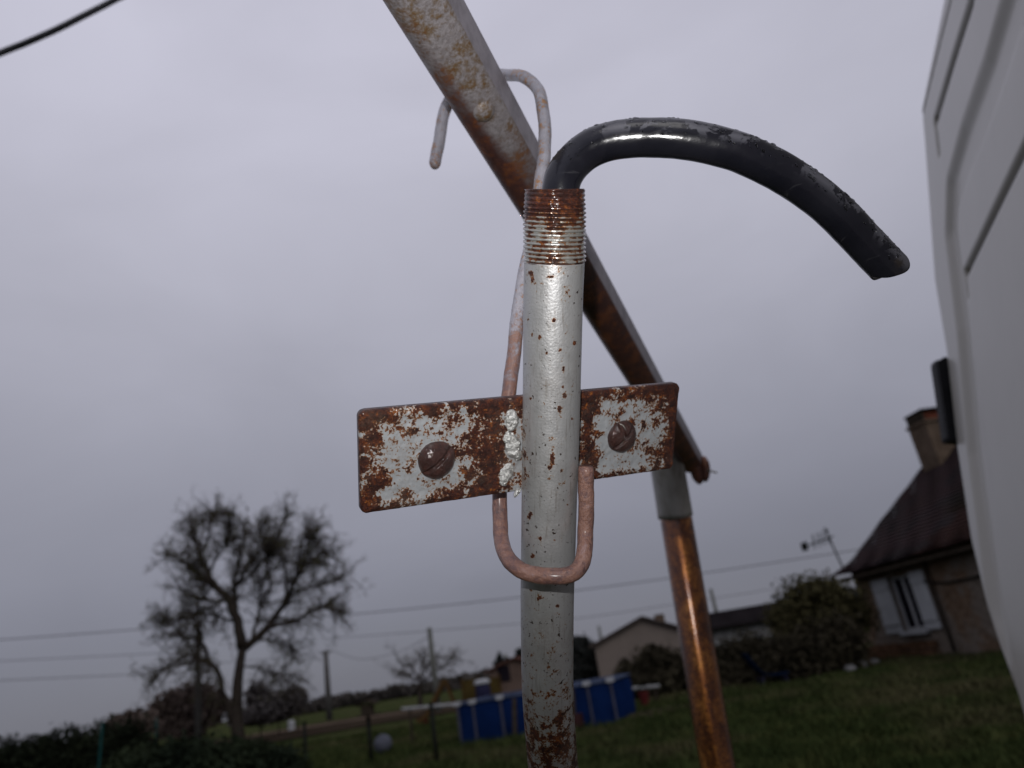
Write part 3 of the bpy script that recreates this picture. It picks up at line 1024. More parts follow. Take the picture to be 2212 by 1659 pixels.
# ------------------------------------------------------------------ far houses
def gable_house(name, label, apex, le, re, base_py, Y, depth, wall_m, roof_m, over=.35, door=True):
    a, l, r = at(*apex, Y), at(*le, Y), at(*re, Y)
    t = thing(name, (l[0], Y, 0), label, 'house')
    ez = min(l[2], r[2])
    pr = [(l[0], 0), (r[0], 0), (r[0], r[2]), (a[0], a[2]), (l[0], l[2])]
    fr = [np.array([x, Y, z]) for x, z in pr]; bk = [np.array([x + depth * .12, Y + depth, z]) for x, z in pr]
    k = 5
    mk('wall', fr + bk, [[0, 1, 2, 3, 4], [9, 8, 7, 6, 5]] + [[i, (i + 1) % 5 + 0, (i + 1) % 5 + 5, i + 5][::-1] for i in (0, 1, 4)], wall_m, t, smooth=False)
    for e in (l, r):
        d = np.array([e[0] - a[0], 0, e[2] - a[2]]); d /= np.linalg.norm(d)
        p0 = np.array([a[0], Y - .3, a[2] + .06]); p1 = np.array([e[0], Y - .3, e[2] + .06]) + d * over
        q0 = p0 + (depth * .12, depth + .5, 0); q1 = p1 + (depth * .12, depth + .5, 0)
        up = np.array([0, 0, .14])
        mk('roof', [p0, p1, q1, q0, p0 + up, p1 + up, q1 + up, q0 + up],
           [[0, 3, 2, 1], [4, 5, 6, 7], [0, 1, 5, 4], [1, 2, 6, 5], [2, 3, 7, 6], [3, 0, 4, 7]], roof_m, t, smooth=False)
    return t, a, l, r
Yh = 46
t, a, l, r = gable_house('gabled_house', 'pale gabled house with grey brown roof behind the rusty post', (1386, 1338), (1284, 1397), (1500, 1368), 1450, Yh, 9, MAT['pink_wall'], MAT['grey_roof'])
ch = at(1425, 1338, Yh + 3)
MB().box((ch[0], Yh + 3, ch[2] - .5), (.28, 0, 0), (0, .28, 0), (0, 0, .8)).build('chimney', MAT['chimney'], t)
t, a, l, r = gable_house('tiled_house', 'low brown house with an orange tiled roof left of the steel pipe', (1110, 1425), (1056, 1452), (1175, 1440), 1500, 60, 9, MAT['brown_wall'], MAT['tile_far'])
MB().box((a[0] - .9, 59.95, 1.5), (.45, 0, 0), (0, .03, 0), (0, 0, .55)).build('window', MAT['dark_glass'], t)
# long low shed right of the post
Ys = 40
p, q = at(1520, 1335, Ys), at(1690, 1312, Ys)
t = thing('garden_shed', (p[0], Ys, 0), 'long low shed with dark roof and pale wall right of the rusty post', 'shed')
ez = at(1600, 1350, Ys)[2]; rz = at(1600, 1318, Ys + 2)[2]
x0, x1 = p[0], q[0] + .6
MB().box(((x0 + x1) / 2, Ys + 2, ez / 2), ((x1 - x0) / 2, 0, 0), (0, 2, 0), (0, 0, ez / 2)).build('wall', MAT['pale_wall'], t)
mk('roof', [(x0 - .3, Ys - .4, ez - .02), (x1 + .3, Ys - .4, ez - .02), (x1 + .3, Ys + 2, rz), (x0 - .3, Ys + 2, rz), (x1 + .3, Ys + 4.4, ez), (x0 - .3, Ys + 4.4, ez),
           (x0 - .3, Ys - .4, ez + .1), (x1 + .3, Ys - .4, ez + .1), (x1 + .3, Ys + 2, rz + .12), (x0 - .3, Ys + 2, rz + .12), (x1 + .3, Ys + 4.4, ez + .1), (x0 - .3, Ys + 4.4, ez + .1)],
   [[0, 3, 2, 1], [3, 5, 4, 2], [6, 7, 8, 9], [9, 8, 10, 11], [0, 1, 7, 6], [5, 11, 10, 4], [1, 2, 8, 7], [2, 4, 10, 8], [0, 6, 9, 3], [3, 9, 11, 5]], MAT['dark_roof'], t, smooth=False)

# dark conifers and trees beyond
def conifer(px, py, Y, w, label):
    tp = at(px, py, Y)
    t = thing('conifer', (tp[0], Y, 0), label, 'tree', 'dark trees behind the far houses')
    bl = [((tp[0], Y, tp[2] * s), (w * (1.05 - s) + .15, w * (1.05 - s) + .15, tp[2] * .12)) for s in np.linspace(.15, .95, 8)]
    v, f = leaf_cloud([(np.array(c), np.array(r)) for c, r in bl], 1600, .26)
    mk('crown', v, f, MAT['conifer'], t, smooth=False)
    mk('trunk', *tube_geo([(tp[0], Y, 0), (tp[0], Y, tp[2] * .9)], [.2, .05], 6)[:2], MAT['bark'], t)
conifer(1078, 1414, 78, 1.4, 'small dark conifer over the left end of the orange roof')
conifer(1098, 1424, 80, 1.2, 'squat dark conifer in the middle of the orange roof')
conifer(1124, 1402, 76, 2.3, 'broad dark conifer half hidden by the left edge of the pipe')
bush('dark_tree', 'dark round tree between the steel pipe and the gabled house', 'tree', MAT['conifer'],
     [blob_px(1255, 1412, 52, 34, 34), blob_px(1275, 1436, 52, 30, 28), blob_px(1235, 1440, 52, 34, 34), blob_px(1262, 1465, 52, 40, 26)], 6000, .17)

# shrubbery between the gabled house and the old house
bush('bush', 'dark rounded bush in front of the gabled house left of the rusty post', 'bush', MAT['bush_dark'],
     [blob_px(1365, 1465, 27, 34, 36), blob_px(1410, 1440, 27, 44, 40), blob_px(1450, 1450, 27, 40, 44), blob_px(1390, 1475, 27, 60, 26), blob_px(1440, 1475, 27, 50, 30)], 9000, .085, 'dark bushes before the houses')
bush('bush', 'dark rounded bush just right of the rusty post below the shed', 'bush', MAT['bush_dark'],
     [blob_px(1530, 1440, 26, 44, 40), blob_px(1580, 1436, 26, 46, 44), blob_px(1630, 1424, 26, 50, 48), blob_px(1560, 1465, 26, 60, 30), blob_px(1640, 1460, 26, 60, 34)], 12000, .085, 'dark bushes before the houses')
bush('bush', 'tall olive bush growing against the left corner of the old house', 'bush', MAT['bush_olive'],
     [blob_px(1715, 1305, 25, 34, 44), blob_px(1745, 1290, 25, 42, 42), blob_px(1790, 1300, 25, 44, 44), blob_px(1835, 1305, 25, 40, 48), blob_px(1760, 1345, 25, 62, 44),
      blob_px(1710, 1370, 25, 46, 44), blob_px(1850, 1335, 25, 34, 44), blob_px(1690, 1340, 25, 34, 40), blob_px(1780, 1275, 25, 30, 34)], 11000, .07, stray=.30)
bush('bush', 'dark lower bush under the tall olive bush beside the old house', 'bush', MAT['bush_dark'],
     [blob_px(1700, 1430, 24, 52, 50), blob_px(1760, 1410, 24, 56, 56), blob_px(1820, 1390, 24, 44, 56), blob_px(1845, 1430, 24, 30, 40), blob_px(1740, 1455, 24, 60, 34)], 13000, .08, 'dark bushes before the houses')

# ------------------------------------------------------------------ old house with the bell-cast roof
HE = 2.9
def wall_pt(px, py, z):                          # place on a sight line at height z
    d = ray(px, py); return _C + d * ((z - CAM_H) / d[2])
E1, E2 = wall_pt(1826, 1238, HE), wall_pt(2098, 1164, HE)
hd = E2 - E1; hd[2] = 0; hd /= np.linalg.norm(hd)          # along the wall, towards the viewer
hn = np.array([-hd[1], hd[0], 0.0])
if hn[0] < 0: hn = -hn                                     # into the house
H0 = np.array([E1[0], E1[1], 0.0])
HL, HD0 = 17.0, 9.0
def HP(u, w, z): return H0 + hd * u + hn * w + np.array([0, 0, z])
def on_wall(px, py):
    d = ray(px, py); k = ((H0 - _C) @ hn) / (d @ hn); P = _C + d * k
    return (P - H0) @ hd, P[2]
house = thing('old_house', H0, 'old stone house with steep dark bell-cast tiled roof and white shuttered window', 'house')
wu0, wz1 = on_wall(1918, 1250); wu1, _ = on_wall(1962, 1236); _, wz0 = on_wall(1965, 1362)
# front wall with the window opening
us = [.35, wu0, wu1, HL]; zs = [0, wz0, wz1, HE - .05]
vv, ff = [], []
for z in zs:
    for u in us: vv.append(HP(u, 0, z))
for j in range(3):
    for i in range(3):
        if i == 1 and j == 1: continue
        ff.append([j * 4 + i, j * 4 + i + 1, (j + 1) * 4 + i + 1, (j + 1) * 4 + i])
base_n = len(vv)
rv = [HP(wu0, 0, wz0), HP(wu1, 0, wz0), HP(wu1, 0, wz1), HP(wu0, 0, wz1), HP(wu0, .22, wz0), HP(wu1, .22, wz0), HP(wu1, .22, wz1), HP(wu0, .22, wz1)]
vv += rv
ff += [[base_n + i, base_n + (i + 1) % 4, base_n + 4 + (i + 1) % 4, base_n + 4 + i] for i in range(4)]
k = len(vv)
vv += [HP(.35, 0, 0), HP(.35, HD0, 0), HP(.35, HD0, HE - .05), HP(.35, 0, HE - .05), HP(HL, 0, 0), HP(HL, HD0, 0), HP(HL, HD0, HE - .05), HP(HL, 0, HE - .05)]
ff += [[k, k + 3, k + 2, k + 1], [k + 4, k + 5, k + 6, k + 7], [k + 1, k + 2, k + 6, k + 5]]
wallo = mk('wall', vv, ff, MAT['stone_wall'], house, smooth=False)
# window
win = MB()
for (a0, b0, a1, b1) in ((wu0, wz0, wu1, wz0 + .07), (wu0, wz1 - .07, wu1, wz1)):
    win.box(HP((a0 + a1) / 2, .12, (b0 + b1) / 2), hd * (a1 - a0) / 2, hn * .03, (0, 0, (b1 - b0) / 2))
for uu in (wu0 + .05, (wu0 + wu1) / 2, wu1 - .05):
    win.box(HP(uu, .12, (wz0 + wz1) / 2), hd * .05, hn * .035, (0, 0, (wz1 - wz0) / 2 - .075))
wino = win.build('window', MAT['white_wood'], house)
for s in (.27, .73):
    uu = wu0 + (wu1 - wu0) * s
    MB().box(HP(uu, .14, (wz0 + wz1) / 2), hd * ((wu1 - wu0) * .25 - .06), hn * .008, (0, 0, (wz1 - wz0) / 2 - .08)).build('pane', MAT['dark_glass'], wino)
MB().box(HP((wu0 + wu1) / 2, -.04, wz0 - .06), hd * ((wu1 - wu0) / 2 + .1), hn * .12, (0, 0, .055)).build('sill', MAT['white_wood'], wino)
sl0, _ = on_wall(1884, 1258); sr1, _ = on_wall(1995, 1232)
for (a0, a1) in ((sl0, wu0 - .02), (wu1 + .02, sr1)):
    so = MB().box(HP((a0 + a1) / 2, -.05, (wz0 + wz1) / 2), hd * (a1 - a0) / 2, hn * .022, (0, 0, (wz1 - wz0) / 2 + .03)).build('shutter', MAT['white_wood'], house)
    for zz in (.16, .84):
        z = wz0 + (wz1 - wz0) * zz
        MB().box(HP((a0 + a1) / 2, -.09, z), hd * (a1 - a0) * .46, hn * .016, (0, 0, .05)).build('brace', MAT['white_wood'], so)
# stones standing proud in the lower wall and at the corner
sm_ = []
u = on_wall(1890, 1400)[0] - 1.2
rs_ = random.Random(3)
for row in range(5):
    uu = on_wall(1880, 1400)[0] - 1.0 + rs_.random() * .3
    while uu < on_wall(2020, 1400)[0]:
        L = rs_.uniform(.35, .75); h = .2
        z = .12 + row * .24
        if z + .1 < wz0 - .12:
            jx = [rs_.uniform(-.03, .03) for _ in range(4)]
            c = HP(uu + L / 2, -.01, z)
            o = MB().box(c, hd * (L / 2 - .02), hn * rs_.uniform(.04, .07), (0, 0, h / 2 + jx[0] * .5)).build('stone', MAT['stone'], house)
            sm_.append(o)
        uu += L
# drainpipe and cable on the wall
du, _ = on_wall(2012, 1250)
MB().tube([HP(du, -.08, .1), HP(du + .02, -.08, 1.4), HP(du, -.08, HE - .2)], .045, 8).build('drainpipe', MAT['wood_dark'], house, smooth=True)
cu, cz_ = on_wall(2000, 1257); cu2, cz2 = on_wall(2105, 1245)
MB().tube([HP(cu, -.06, cz_), HP((cu + cu2) / 2, -.06, (cz_ + cz2) / 2 - .08), HP(cu2 + 3, -.06, cz2)], .03, 6).build('cable', MAT['iron'], house)
# roof: courses of tiles following a bell-cast profile; gable end at u = 0
def on_gable(px, py, u=-.35):
    d = ray(px, py); q0 = HP(u, 0, 0); k = ((q0 - _C) @ hd) / (d @ hd); P = _C + d * k
    return ((P - H0) @ hn, P[2], 0)
prof = [on_gable(*q) for q in ((1788, 1249), (1812, 1234), (1842, 1208), (1868, 1174), (1902, 1127), (1948, 1068), (1992, 1010), (2030, 960))]
print('profile', [(round(q[0], 2), round(q[1], 2)) for q in prof])
prof = smooth_path(prof, 36)[:, :2]
HD = 2 * prof[-1][0]
vv, ff, orr, drk = [], [], [], []
nu = 46
def roof_side(mir):
    for i in range(len(prof) - 1):
        (w0, z0), (w1, z1) = prof[i], prof[i + 1]
        d = np.array([w1 - w0, z1 - z0]); d /= np.linalg.norm(d); nn = np.array([-d[1], d[0]])
        lo = np.array([w0, z0]) + nn * .045; hi = np.array([w1, z1]) + nn * .004
        k = len(vv)
        for j in range(nu + 1):
            u = -.35 + (HL + .7) * j / nu
            for (w_, z_) in (lo, hi, (w0, z0)):
                ww_ = w_ if not mir else HD - w_
                vv.append(HP(u, ww_, z_ + .012 * math.sin(j * 2.1 + i)))
                orr.append(1.0 if (u > 4.6 + .4 * math.sin(i) and z_ < HE + 1.15) else 0.0)
                drk.append(min(1, max(0, (u - 3.4) / 1.2)) if z_ > HE + 1.0 else 0.0)  # darker tiles towards the near end, above the lower courses
        for j in range(nu):
            a = k + j * 3
            ff.append([a, a + 3, a + 4, a + 1]); ff.append([a + 2, a + 5, a + 3, a])
roof_side(False); roof_side(True)
rf = mk('roof', vv, ff, MAT['roof'], house, smooth=False, attrs={'orange': orr, 'dark_area': drk})
# gable filling, verge boards and eaves
for uu in (.35, HL):
    g = [HP(uu, w_ + .1, z_) for w_, z_ in prof] + [HP(uu, HD - w_ - .1, z_) for w_, z_ in prof[::-1]]
    mk('gable', g, [list(range(len(g)))], MAT['stone_wall'], house, smooth=False)
MB().bar(HP(-.3, -.34, HE - .24), HP(HL, -.34, HE - .24), .3, .10).build('eaves', MAT['wood_dark'], house)
# chimney at the gable
cg0, cg1 = on_gable(1990, 1015, .6), on_gable(2000, 890, .6)
cw = on_gable(2022, 960, .6)[0]
print('chimney', cg0, cg1, cw)
cbz, ctz = cg0[1], cg1[1]
cc = HP(.75, cw, 0)
def cbox(z0, z1, a, b): return MB().box(cc + (0, 0, (z0 + z1) / 2), hd * a, hn * b, (0, 0, (z1 - z0) / 2))
cho = cbox(cbz - 1.2, ctz - .55, .5, .62).build('chimney', MAT['chimney'], rf)
cbox(ctz - .55, ctz - .45, .56, .68).build('chimney_band', MAT['chimney'], house)
MB().box(cc + (0, 0, ctz - .28), hd * .40, hn * .50, (0, 0, .17)).build('chimney_pot', MAT['tile_red'], house)
MB().box(cc + (0, 0, ctz - .07), hd * .52, hn * .62, (0, 0, .04)).build('chimney_cap', MAT['dark_roof'], house)
for sb_ in (-1, 1):
    MB().box(cc + hn * sb_ * .56 + (0, 0, ctz - .28), hd * .46, hn * .055, (0, 0, .168)).build('chimney_leg', MAT['wood_dark'], house)

# antenna on the gable wall
p0, p1 = at(1815, 1214, H0[1] + 1.2), at(1781, 1140, H0[1] + 1.2)
t = thing('antenna', (p0[0], p0[1], HE), 'television antenna on a slim mast above the left eave of the old house', 'antenna')
mast = (p1 - p0)
foot = HP(.1, .6, HE + .2)
mk('mast', *tube_geo([foot, p0 - mast * .2, p1], .035, 7)[:2], MAT['iron'], t)
ba, bb_ = at(1738, 1181, H0[1] + 1.0), at(1800, 1158, H0[1] + 1.2)
mk('boom', *tube_geo([ba, bb_ ], .03, 6)[:2], MAT['iron'], t)
bd = bb_ - ba
for s in (.0, .3, .48, .64, .80):
    c = ba + bd * s
    h = .2 if s < .1 else .32
    MB().bar(c + (0, 0, -h * .6), c + (.08, 0, h), .04, .04, up=(0, 1, 0)).build('element', MAT['iron'], t)
MB().box(ba, (.09, 0, 0), (0, .09, 0), (0, 0, .14)).build('end_box', MAT['iron'], t)

# a few stones at the foot of the bushes
for i, (px, py, s, lb) in enumerate(((1862, 1446, .22, 'pale grey stone at the foot of the dark bush, largest of three'), (1890, 1437, .16, 'small pale stone in front of the old house wall, nearest the window'),
                                    (1838, 1452, .17, 'small pale stone at the left end of the three by the bush'))):
    b = G(px, py)
    tag(MB().ball((b[0], b[1], s * .5), (s * 1.1, s, s * .7), 9, 6, .12).build('garden_stone', MAT['pale_wall'], loc=(b[0], b[1], 0)), lb, 'stone', 'stones by the old house')

# ================================================================== white van, close on the right
VPX, TAU, VD = 1722, math.radians(13), .46
d_ = ray(VPX, 1453 - .167 * (VPX - 1106)); az = math.atan2(d_[0], d_[1])
vh = np.array([math.sin(az), math.cos(az), 0]); vr = np.array([math.cos(az), -math.sin(az), 0]); zz_ = np.array([0, 0, 1.0])
vup = math.cos(TAU) * zz_ + math.sin(TAU) * vr
vn = np.cross(vh, vup)
if vn @ vr > 0: vn = -vn                          # outward, towards the camera
vP0 = _C + VD * vr
def van_av(px, py):
    d = ray(px, py); k = ((vP0 - _C) @ vn) / (d @ vn); P = _C + d * k
    return np.array([P @ vh, (P - vP0) @ vup])
def van_pt(a, v, o=0.0): return vP0 + vh * (a - vP0 @ vh) + vup * v + vn * o
edge = np.array([van_av(*q) for q in ((2199, 1600), (2161, 1450), (2124, 1304), (2092, 1169), (2062, 968), (2039, 760), (2014, 608), (1993, 316), (1985, 225))])
vtop = edge[-1, 1] + .015
v_lo = -1.12
ev = np.concatenate([[v_lo], edge[:, 1], [vtop + .5]]); ea = np.concatenate([[edge[0, 0] - (edge[1, 0] - edge[0, 0]) * .6], edge[:, 0], [edge[-1, 0]]])
o_ = np.argsort(ev); ev, ea = ev[o_], ea[o_]
feats = [  # polyline in pixels, half width (m), depth (m), dark groove?
    ([(2054, 0), (2020, 135), (1989, 262)], .006, .006, .45),
    ([(2099, 0), (2060, 125), (2020, 262)], .015, .014, .85),
    ([(2020, 262), (2028, 330)], .012, .010, .15),
    ([(2225, 295), (2170, 410), (2085, 590)], .012, .013, .75),
    ([(2085, 590), (2090, 640)], .010, .008, .1),
]
fe = [(np.array([van_av(*q) for q in pl]), hw, dp_, dk) for pl, hw, dp_, dk in feats]
band_l = np.array([van_av(*q) for q in ((2230, -80), (2191, 0), (2136, 182), (2085, 320), (2056, 420), (2054, 500), (2079, 700), (2103, 972), (2150, 1317), (2200, 1560))])
def seg_dist(P, pl):
    best = np.full(len(P), 9.0)
    for a, b in zip(pl[:-1], pl[1:]):
        ab = b - a; s = np.clip(((P - a) @ ab) / (ab @ ab), 0, 1)
        best = np.minimum(best, np.linalg.norm(P - a - s[:, None] * ab, axis=1))
    return best
na, nv = 420, 380
vs2 = np.concatenate([np.linspace(v_lo, 0, 60, endpoint=False), np.linspace(0, vtop, 320)])
s_a = np.linspace(0, 1, na)
a_near = van_av(2212, 300)[0] - 2.2
VA = np.zeros((nv, na, 2))
for j, v_ in enumerate(vs2):
    af = np.interp(v_, ev, ea)
    VA[j, :, 0] = af - (af - a_near) * (s_a[::-1] ** 1.6)
    VA[j, :, 1] = v_
rA, rB = van_av(2029, 0), van_av(1985, 222)
VT = rA[1] + (np.clip(VA[..., 0], None, rB[0]) - rA[0]) * (rB[1] - rA[1]) / (rB[0] - rA[0])   # the roof line falls a little towards the far end
VA[..., 1] = np.where(VA[..., 1] > 0, VA[..., 1] * VT / vtop, VA[..., 1])
P2 = VA.reshape(-1, 2)
VT = VT.reshape(-1)
off = np.zeros(len(P2)); groove = np.zeros(len(P2))
for pl, hw, dp_, dk in fe:
    d = seg_dist(P2, pl)
    k = np.clip(1 - d / (hw * 1.8), 0, 1); k = k * k * (3 - 2 * k)
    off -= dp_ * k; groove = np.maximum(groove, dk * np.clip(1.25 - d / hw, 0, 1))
db = seg_dist(P2, band_l)
kb = np.clip((db - .03) / .055, 0, 1); kb = kb * kb * (3 - 2 * kb)
off -= .017 * (1 - kb)
# rounded outer edges
ead = np.repeat(VA[:, -1, 0], na) - P2[:, 0]
er = .05
e1 = np.clip(1 - ead / er, 0, 1); off -= er * .55 * (1 - np.sqrt(np.maximum(1 - e1 ** 2, 0)))
e2 = np.clip(1 - (VT - P2[:, 1]) / .06, 0, 1); off -= .06 * (1 - np.sqrt(np.maximum(1 - e2 ** 2, 0)))
Pv = np.array([van_pt(a, v_, o2) for (a, v_), o2 in zip(P2, off)])
fv = [[j * na + i, j * na + i + 1, (j + 1) * na + i + 1, (j + 1) * na + i] for j in range(nv - 1) for i in range(na - 1)]
vbase = van_pt(np.interp(0, ev, ea) - .4, 0); vbase[2] = 0
van = thing('white_van', vbase, 'white van side with pressed ribs and a black strip filling the right edge', 'van')
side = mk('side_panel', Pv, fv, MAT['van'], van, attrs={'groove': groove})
# far end, roof and body behind the side panel
VW = 1.7
far = np.array([Pv[j * na + na - 1] for j in range(nv)])
vfull = [far, far + vr * .25 + vh * .03, far + vr * VW]
vv = np.concatenate(vfull); ff = []
for k in range(2):
    for j in range(nv - 1):
        a = k * nv + j; ff.append([a, a + nv, a + nv + 1, a + 1])
mk('end_panel', vv, ff, MAT['van'], van, attrs={'groove': np.zeros(len(vv))})
top = Pv[(nv - 1) * na:]
vv = np.concatenate([top, top + vr * .12 + zz_ * .05, top + vr * VW + zz_ * .06]); ff = []
for k in range(2):
    for i in range(na - 1):
        a = k * na + i; ff.append([a, a + 1, a + na + 1, a + na])
mk('roof', vv, ff, MAT['van'], van, attrs={'groove': np.zeros(len(vv))})
# black strip standing off the far edge
q0, q1 = van_av(2027, 772), van_av(2062, 968)
qa, qb = W(2033, 790, 1), W(2053, 955, 1)
def edge_at(v_): return van_pt(np.interp(v_, ev, ea), v_, -.02)
s0, s1 = edge_at(q0[1]), edge_at(q1[1])
dd0 = (s0 - _C) @ _F; dd1 = (s1 - _C) @ _F
qa, qb = W(2032, 798, dd0 + .01), W(2054, 945, dd1 + .01)
k = .5 * (dd0 + dd1) / FPX
strip_pts = [qa, qa * .67 + qb * .33, qa * .33 + qb * .67, qb]
sd_ = (qb - qa) / np.linalg.norm(qb - qa)
sr = _R - sd_ * (_R @ sd_); sr /= np.linalg.norm(sr); sf_ = np.cross(sr, sd_)
hw_, L_ = .0100 * k * FPX, np.linalg.norm(qb - qa)
outl = [(-.13, -.15), (-.10, -.85), (-.05, -1), (1.04, -1), (1.08, -.8), (1.08, 1), (-.16, 1), (-.17, .4)]
vv_, nb2 = [], len(outl)
for sc_, dz_ in ((.80, -.9), (1, -.55), (1, .55), (.80, .9)):
    for t2, w2 in outl:
        vv_.append(qa * .5 + qb * .5 + sd_ * (t2 - .5) * L_ * (1 - (1 - sc_) * .12) + sr * w2 * hw_ * sc_ + sf_ * dz_ * hw_)
ff_ = [[r_ * nb2 + i, r_ * nb2 + (i + 1) % nb2, (r_ + 1) * nb2 + (i + 1) % nb2, (r_ + 1) * nb2 + i] for r_ in range(3) for i in range(nb2)]
ff_ += [list(range(nb2))[::-1], [3 * nb2 + i for i in range(nb2)]]
ho = mk('black_strip', vv_, ff_, MAT['black'], van, smooth=False)
MB().bar(qa * .6 + qb * .4, edge_at(q0[1] * .6 + q1[1] * .4) + vr * .03, .02, .02).build('bracket', MAT['black'], van)
# sill and wheels under the body
lo0, lo1 = Pv[0], Pv[na - 1]
MB().bar(lo0 + vr * .05 + (0, 0, -.05), lo1 + vr * .05 + (0, 0, -.05), .10, .14).build('sill', MAT['black'], van)
for aa_ in (lo1 - vh * .35, lo1 - vh * 1.9):
    c = np.array([aa_[0], aa_[1], .33]) + vr * .20
    for off_, nm, rr, mt, wd in ((0, 'wheel', .33, MAT['black'], .11),):
        wo = MB().tube([c - vr * wd, c - vr * wd * .8, c + vr * wd * .8, c + vr * wd], [.27, .33, .33, .27], 28).build(nm, mt, van, smooth=False)
        MB().tube([c - vr * (wd + .005), c - vr * (wd - .03)], [.19, .2], 20).build('rim', MAT['rail'], wo)

# black cable across the top left corner
cp = smooth_path([W(-700, 372, 2.6), W(-200, 196, 2.8), W(0, 115, 3.0), W(90, 78, 3.05), W(165, 42, 3.1), W(255, -4, 3.2), W(520, -140, 3.5), W(1400, -620, 4.6)], 90)
cp += rng.normal(0, .0008, cp.shape)
v, f, _ = tube_geo(cp, .0128, 10)
tag(mk('overhead_cable', v, f, MAT['cable'], loc=cp[40]), 'black cable slanting across the top left corner of the sky', 'cable')

# ================================================================== rusty frame: sloping bar, sleeve and post
bA, bB = W(893, -40, .481), W(1497, 1000, 1.46)
frame_d = bB - bA; BL = np.linalg.norm(frame_d); be = frame_d / BL
bA2 = bA - be * .55                              # the bar carries on past the top of the picture
pt_t, pt_b = W(1462, 1130, 1.41), W(1551, 1659, 1.268)
pd_ = (pt_b - pt_t); pd_ /= np.linalg.norm(pd_)
foot = pt_t + pd_ * (pt_t[2] / -pd_[2])
frame = thing('metal_frame', foot, 'rusty metal frame of a long sloping bar and a glossy brown post', 'frame')
mid = W(1000, 235, .575)
view = mid - _C; view /= np.linalg.norm(view)
ba_ = np.cross(be, view); ba_ /= np.linalg.norm(ba_)
if ba_ @ _R < 0: ba_ = -ba_                      # upper right in the picture
bb2 = np.cross(ba_, be)
if bb2 @ view > 0: bb2 = -bb2                    # towards the camera
def profile():
    pr = [(.0105, .0150), (.0122, .0143), (.0130, .0128)]          # ridge
    pr += [(.0232, -.0035), (.0237, -.0055), (.0232, -.0075), (.018, -.014)]
    pr += [(.004, -.0155), (-.010, -.0145)]
    for a in np.linspace(235, 95, 9):
        pr.append((-.0090 + .0142 * math.cos(math.radians(a)), .0008 + .0152 * math.sin(math.radians(a))))
    pr += [(-.003, .0168), (.004, .0166)]
    return np.array(pr)
PR = profile(); npf = len(PR)
ns = 220
sv_ = np.linspace(0, 1, ns) ** 1.0
vv, rr_ = [], []
for i, s in enumerate(sv_):
    c = bA2 + (bB - bA2) * s
    for j, (x, y) in enumerate(PR):
        vv.append(c + ba_ * x + bb2 * y)
        low = np.clip((-x - .004) / .010, 0, 1)
        along = np.clip((s * (BL + .55) - .55) / .9, -.3, 1)
        rr_.append(.06 + .46 * low + .75 * np.clip(along * 1.2 - .12, -.12, 1) + .42 * np.clip((s * (BL + .55) - .60) / .16, -.25, 1) )
vv = np.array(vv)
face_b, face_s = [], []
for i in range(ns - 1):
    for j in range(npf):
        q = [i * npf + j, i * npf + (j + 1) % npf, (i + 1) * npf + (j + 1) % npf, (i + 1) * npf + j]
        (face_s if j in (2, 3, 4, 5) else face_b).append(q)
caps = [list(range(npf))[::-1], [(ns - 1) * npf + j for j in range(npf)]]
bar_o = mk('bar', vv, face_b + face_s + caps, MAT['bar'], frame, attrs={'rust': rr_})
bar_o.data.materials.append(MAT['zinc'])
for i in range(len(face_b), len(face_b) + len(face_s)): bar_o.data.polygons[i].material_index = 1
# plug with a raised rim on the bar
c = mid - bb2 * 0
s_ = ((mid - bA2) @ be); c = bA2 + be * s_ + ba_ * -.0035 + bb2 * .0145
m = MB()
ringv, rf_ = [], []
for k, (r_, h_) in enumerate(((.0098, -.004), (.0088, .0015), (.0072, .0038), (.0045, .0052), (.0018, .0057))):
    for j in range(20):
        a = j * 2 * math.pi / 20; ringv.append(c + (be * math.cos(a) * 1.1 + ba_ * math.sin(a)) * r_ + bb2 * h_)
for k in range(4):
    for j in range(20): rf_.append([k * 20 + j, k * 20 + (j + 1) % 20, (k + 1) * 20 + (j + 1) % 20, (k + 1) * 20 + j])
rf_.append([80 + j for j in range(20)])
mk('bolt_head', ringv, rf_, MAT['bar'], bar_o, attrs={'rust': np.full(100, .05)})
# flattened end of the bar and a wire end sticking out of it
ep = smooth_path([W(1500, 1000, 1.45), W(1508, 1022, 1.46), W(1511, 1046, 1.46)], 9)
sv, sf, _ = tube_geo(ep, np.array([.013, .014, .0145, .0145, .0145, .014, .0125, .009, .003]), 14)
mk('bar_end', sv, sf, MAT['bar'], bar_o, attrs={'rust': np.full(len(sv), .8)})
ep = smooth_path([W(1519, 986, 1.445), W(1526, 1010, 1.445), W(1524, 1040, 1.45)], 9)
sv, sf, _ = tube_geo(ep, np.array([.003, .006, .0072, .0075, .0075, .0075, .007, .006, .003]), 12)
mk('end_cap', sv, sf, MAT['bar'], bar_o, attrs={'rust': np.full(len(sv), 1.0)})
sv, sf, _ = tube_geo([W(1528, 1016, 1.44), W(1538, 1018, 1.43), W(1548, 1021, 1.42)], .002, 6)
mk('wire_end', sv, sf, MAT['sleeve'], bar_o)
# post and sleeve
P = np.linspace(0, 1, 60)[:, None] * (foot - pt_t) + pt_t
P = np.vstack([pt_t - pd_ * .03, P])
sv, sf, _ = tube_geo(P, .0302, 40)
mk('post', sv, sf, MAT['post'], frame)
s0, s1 = W(1428, 925, 1.42), W(1459, 1116, 1.41)
P = np.linspace(0, 1, 20)[:, None] * (s1 - s0) + s0
sv, sf, _ = tube_geo(P, np.linspace(.0312, .0330, 20), 40, True)
mk('sleeve', sv, sf, MAT['sleeve'], frame)

